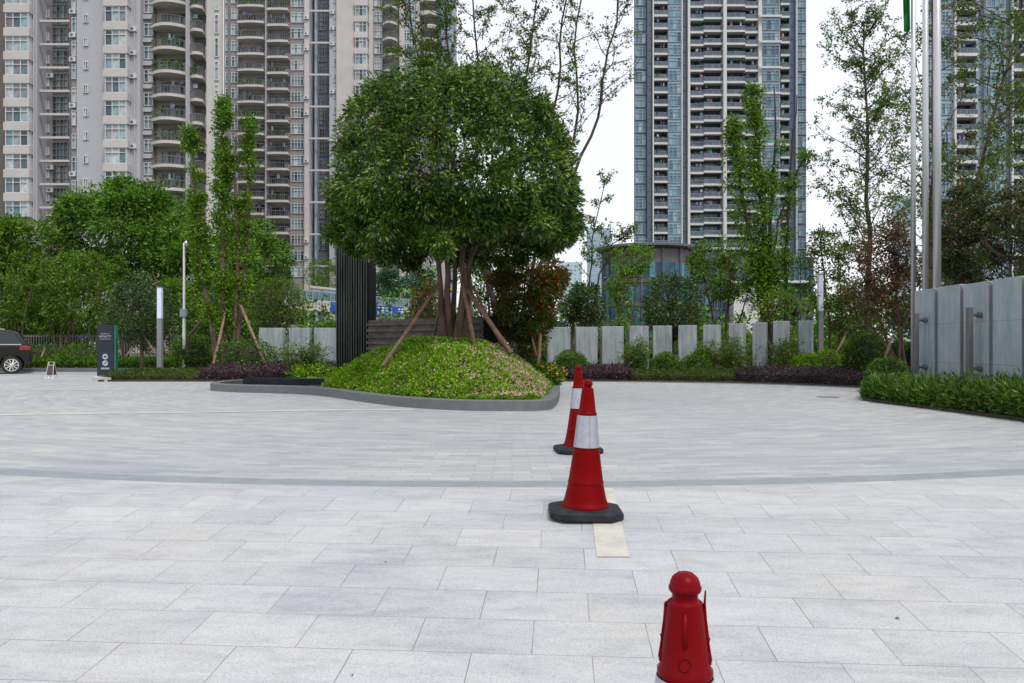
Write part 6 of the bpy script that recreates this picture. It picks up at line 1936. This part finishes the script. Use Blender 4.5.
for i, (px, top, w, Z_, lf, lab) in enumerate(((246, 341, 52, 25.0, "hedge", "low dark shrub at the foot of the narrow tufted trees"), (193, 332, 46, 28.5, "mid", "green shrub behind the white camera mast"), (318, 367, 50, 23.4, "cover", "yellow green low shrub at the foot of the pylon's left edge"), (35, 345, 56, 33.5, "mid", "green shrub behind the rear of the car"), (82, 346, 48, 33.0, "mid", "green shrub left of the dark sign"))):
    bush("green_shrub", lab, px, top, w, Z_, lf, (0.08, 0.042), 520, 110 + i, cat="shrub", amp=0.25)
# hedges and low covers
hedge("purple_hedge", "low purple hedge left of the centre bed, behind the cones", [(0.9, 23.05), (2.6, 23.0), (3.4, 22.9)], 1.5, 0.30, "purple", (0.06, 0.032), 200, 120, core="corepurple", slope=0.1)
hedge("green_cover", "strip of low green cover plants in the middle of the centre bed", [(3.4, 22.85), (4.2, 22.7), (6.1, 22.0)], 1.6, 0.20, "turf", (0.05, 0.026), 230, 121, slope=0.12)
hedge("purple_hedge", "low purple hedge right of the centre bed up to the maroon tree", [(6.1, 22.0), (7.7, 20.8), (8.5, 19.8), (8.95, 18.75)], 1.6, 0.30, "purple", (0.05, 0.028), 230, 122, core="corepurple", slope=0.1)
hedge("green_cover", "strip of low green cover plants around the foot of the dark sign", [(-12.1, 24.2), (-11.75, 23.05), (-9.0, 23.0)], 1.5, 0.16, "turf", (0.05, 0.026), 230, 123, slope=0.10)
hedge("purple_hedge", "low purple hedge in the left bed behind the water basin", [(-9.0, 23.0), (-7.0, 23.0), (-4.9, 23.0), (-0.8, 23.0)], 2.6, 0.34, "purple", (0.055, 0.03), 200, 124, core="corepurple", slope=0.12)
hedge("clipped_hedge", "leafy dark green hedge in front of the long right wall", [(8.1, 16.9), (7.35, 16.5), (6.75, 15.25), (6.72, 14.5), (6.92, 13.0), (7.05, 11.0), (7.12, 7.0), (7.12, 3.2)], 0.78, [0.22, 0.22, 0.22, 0.25, 0.33, 0.40, 0.42, 0.42], "hedge", (0.11, 0.027), 260, 125, per=7, jag=0.08, up=0.8)
hedge("back_hedge", "low dark hedge along the kerb behind the floor sign", [(-21, 31.5), (-17, 31.5), (-12.7, 31.5)], 1.0, 0.45, "mid", (0.08, 0.04), 120, 126)
hedge("back_hedge", "tall dense hedge far behind the stone panels on the right", [(0.5, 33.0), (6, 33.0), (12, 32.0), (17, 30)], 1.8, 1.0, "hedge", (0.12, 0.06), 70, 127)

# ---------------------------------------------------------------- the green mass at the left
fg = "broad trees at the left behind the beds"
for i, (px, py, rx, up, dn, Z_, n, lf, lw, lab) in enumerate((
        (122, 236, 78, 58, 62, 46, 2600, "big", (0.26, 0.10), "largest broad green tree below the left apartment tower"),
        (200, 268, 60, 42, 58, 44, 1700, "big", (0.22, 0.09), "broad tree behind the white camera mast and tufted stems"),
        (28, 262, 58, 42, 60, 43, 1700, "mid", (0.20, 0.09), "broad green tree at the left edge above the car"),
        (75, 300, 44, 55, 50, 36, 1300, "mid", (0.13, 0.06), "finer leaved green tree above the floor sign"),
        (20, 318, 44, 52, 46, 36.5, 1100, "mid", (0.13, 0.06), "finer leaved green tree directly above the car roof"),
        (222, 318, 40, 50, 44, 34, 1000, "big", (0.14, 0.06), "green tree behind the trunks of the tufted stems"),
        (254, 262, 34, 46, 60, 48, 1000, "big", (0.20, 0.09), "green tree between the tufted stems and the olive round tree"),
        (176, 322, 36, 42, 42, 36, 900, "mid", (0.13, 0.06), "green tree right of the broad round tree behind the column lamp"))):
    s = Z_ / F
    crown_tree("broad_tree", lab, "tree", Z_, [[(px + 4, HOR + 840 / Z_), (px, py + 40), (px - 4, py)], [(px + 4, HOR + 840 / Z_), (px + 18, py + 20), (px + 26, py - 10)], [(px + 4, HOR + 840 / Z_), (px - 20, py + 24), (px - 28, py)]], [(0.16, 0.05), (0.1, 0.04), (0.1, 0.04)],
               [dict(px=px, py=py, rx=rx, up=up, dn=dn, n=n, per=8, shell=0.4, amp=0.32, k=34, width=12, droop=0.5)], lf, lw, 130 + i, group=fg, nl=50)
for i, (px, Z_, lab) in enumerate(((60, 33.6, "thin forked tree with bare lower stems above the floor sign"), (97, 33.2, "thin tree with several pale bare stems left of the dark sign"), (14, 34, "thin stemmed tree rising behind the car"))):
    airy_tree("thin_tree", lab, Z_, [[(px, 374), (px - 6, 340), (px - 14, 300), (px - 18, 265)], [(px, 374), (px + 1, 330), (px + 2, 290), (px, 255)], [(px, 374), (px + 8, 335), (px + 18, 290), (px + 22, 262)]], [(0.05, 0.012)] * 3, 150 + i, leaf="mid", nb=14, blen=1.3, sub=3, per=4, t0=0.35, leafy=0.7, bark="bark", LW=(0.11, 0.055), group="thin trees in front of the green mass")
fr = "far trees beyond the beds"
for i, (px, py, rx, up, dn, Z_, n, lf, lw, lab) in enumerate((
        (322, 274, 18, 18, 22, 115, 420, "big", (0.22, 0.1), "small tree rising behind the footbridge left of the pylon"),
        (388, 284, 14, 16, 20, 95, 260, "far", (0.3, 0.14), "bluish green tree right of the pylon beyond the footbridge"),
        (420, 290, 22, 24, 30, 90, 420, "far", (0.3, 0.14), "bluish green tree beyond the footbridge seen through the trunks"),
        (326, 345, 44, 24, 20, 52, 600, "big", (0.2, 0.09), "dark bushy tree under the footbridge"),
        (452, 338, 50, 18, 20, 50, 500, "big", (0.2, 0.09), "green tree low behind the domed tree's trunks"),
        (540, 335, 34, 22, 26, 40, 500, "dark", (0.15, 0.07), "dark tree behind the red-leaved tree"),
        (600, 338, 40, 20, 24, 42, 500, "mid", (0.15, 0.07), "green tree low behind the left stone panels of the row"),
        (706, 343, 60, 22, 20, 40, 700, "mid", (0.15, 0.07), "green tree low behind the middle of the stone panels"),
        (862, 318, 44, 44, 46, 34, 900, "olive", (0.13, 0.06), "olive green tree behind the maroon tree"),
        (815, 350, 40, 26, 20, 33, 600, "mid", (0.12, 0.06), "green tree low behind the right column lamp"),
        (930, 300, 40, 50, 50, 30, 800, "darkred", (0.13, 0.06), "dark tree behind the flagpoles' feet"))):
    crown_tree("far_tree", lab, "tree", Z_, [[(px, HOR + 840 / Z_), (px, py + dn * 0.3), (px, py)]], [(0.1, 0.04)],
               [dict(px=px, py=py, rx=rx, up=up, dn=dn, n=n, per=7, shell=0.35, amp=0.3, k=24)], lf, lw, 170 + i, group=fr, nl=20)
# a far belt of woodland closes the view between the trees
rngw = np.random.default_rng(200); C = []
for xx in np.arange(-75, 78, 0.45):
    for _ in range(9):
        C.append((xx + rngw.normal() * 0.4, 58 + rngw.normal() * 1.5, abs(rngw.normal()) * 1.3 + 0.2 + rngw.uniform(0, 2.2) + 0.5 * math.sin(xx * 0.7)))
o = quads("woodland", clusters(rngw, np.array(C), 8, 0.4, 0.42, 0.2, None, 0.2), L["big"], loc=(0, 58, 0)); tag(o, "dark belt of far woodland closing the view at ground level", "woodland", kind='stuff')
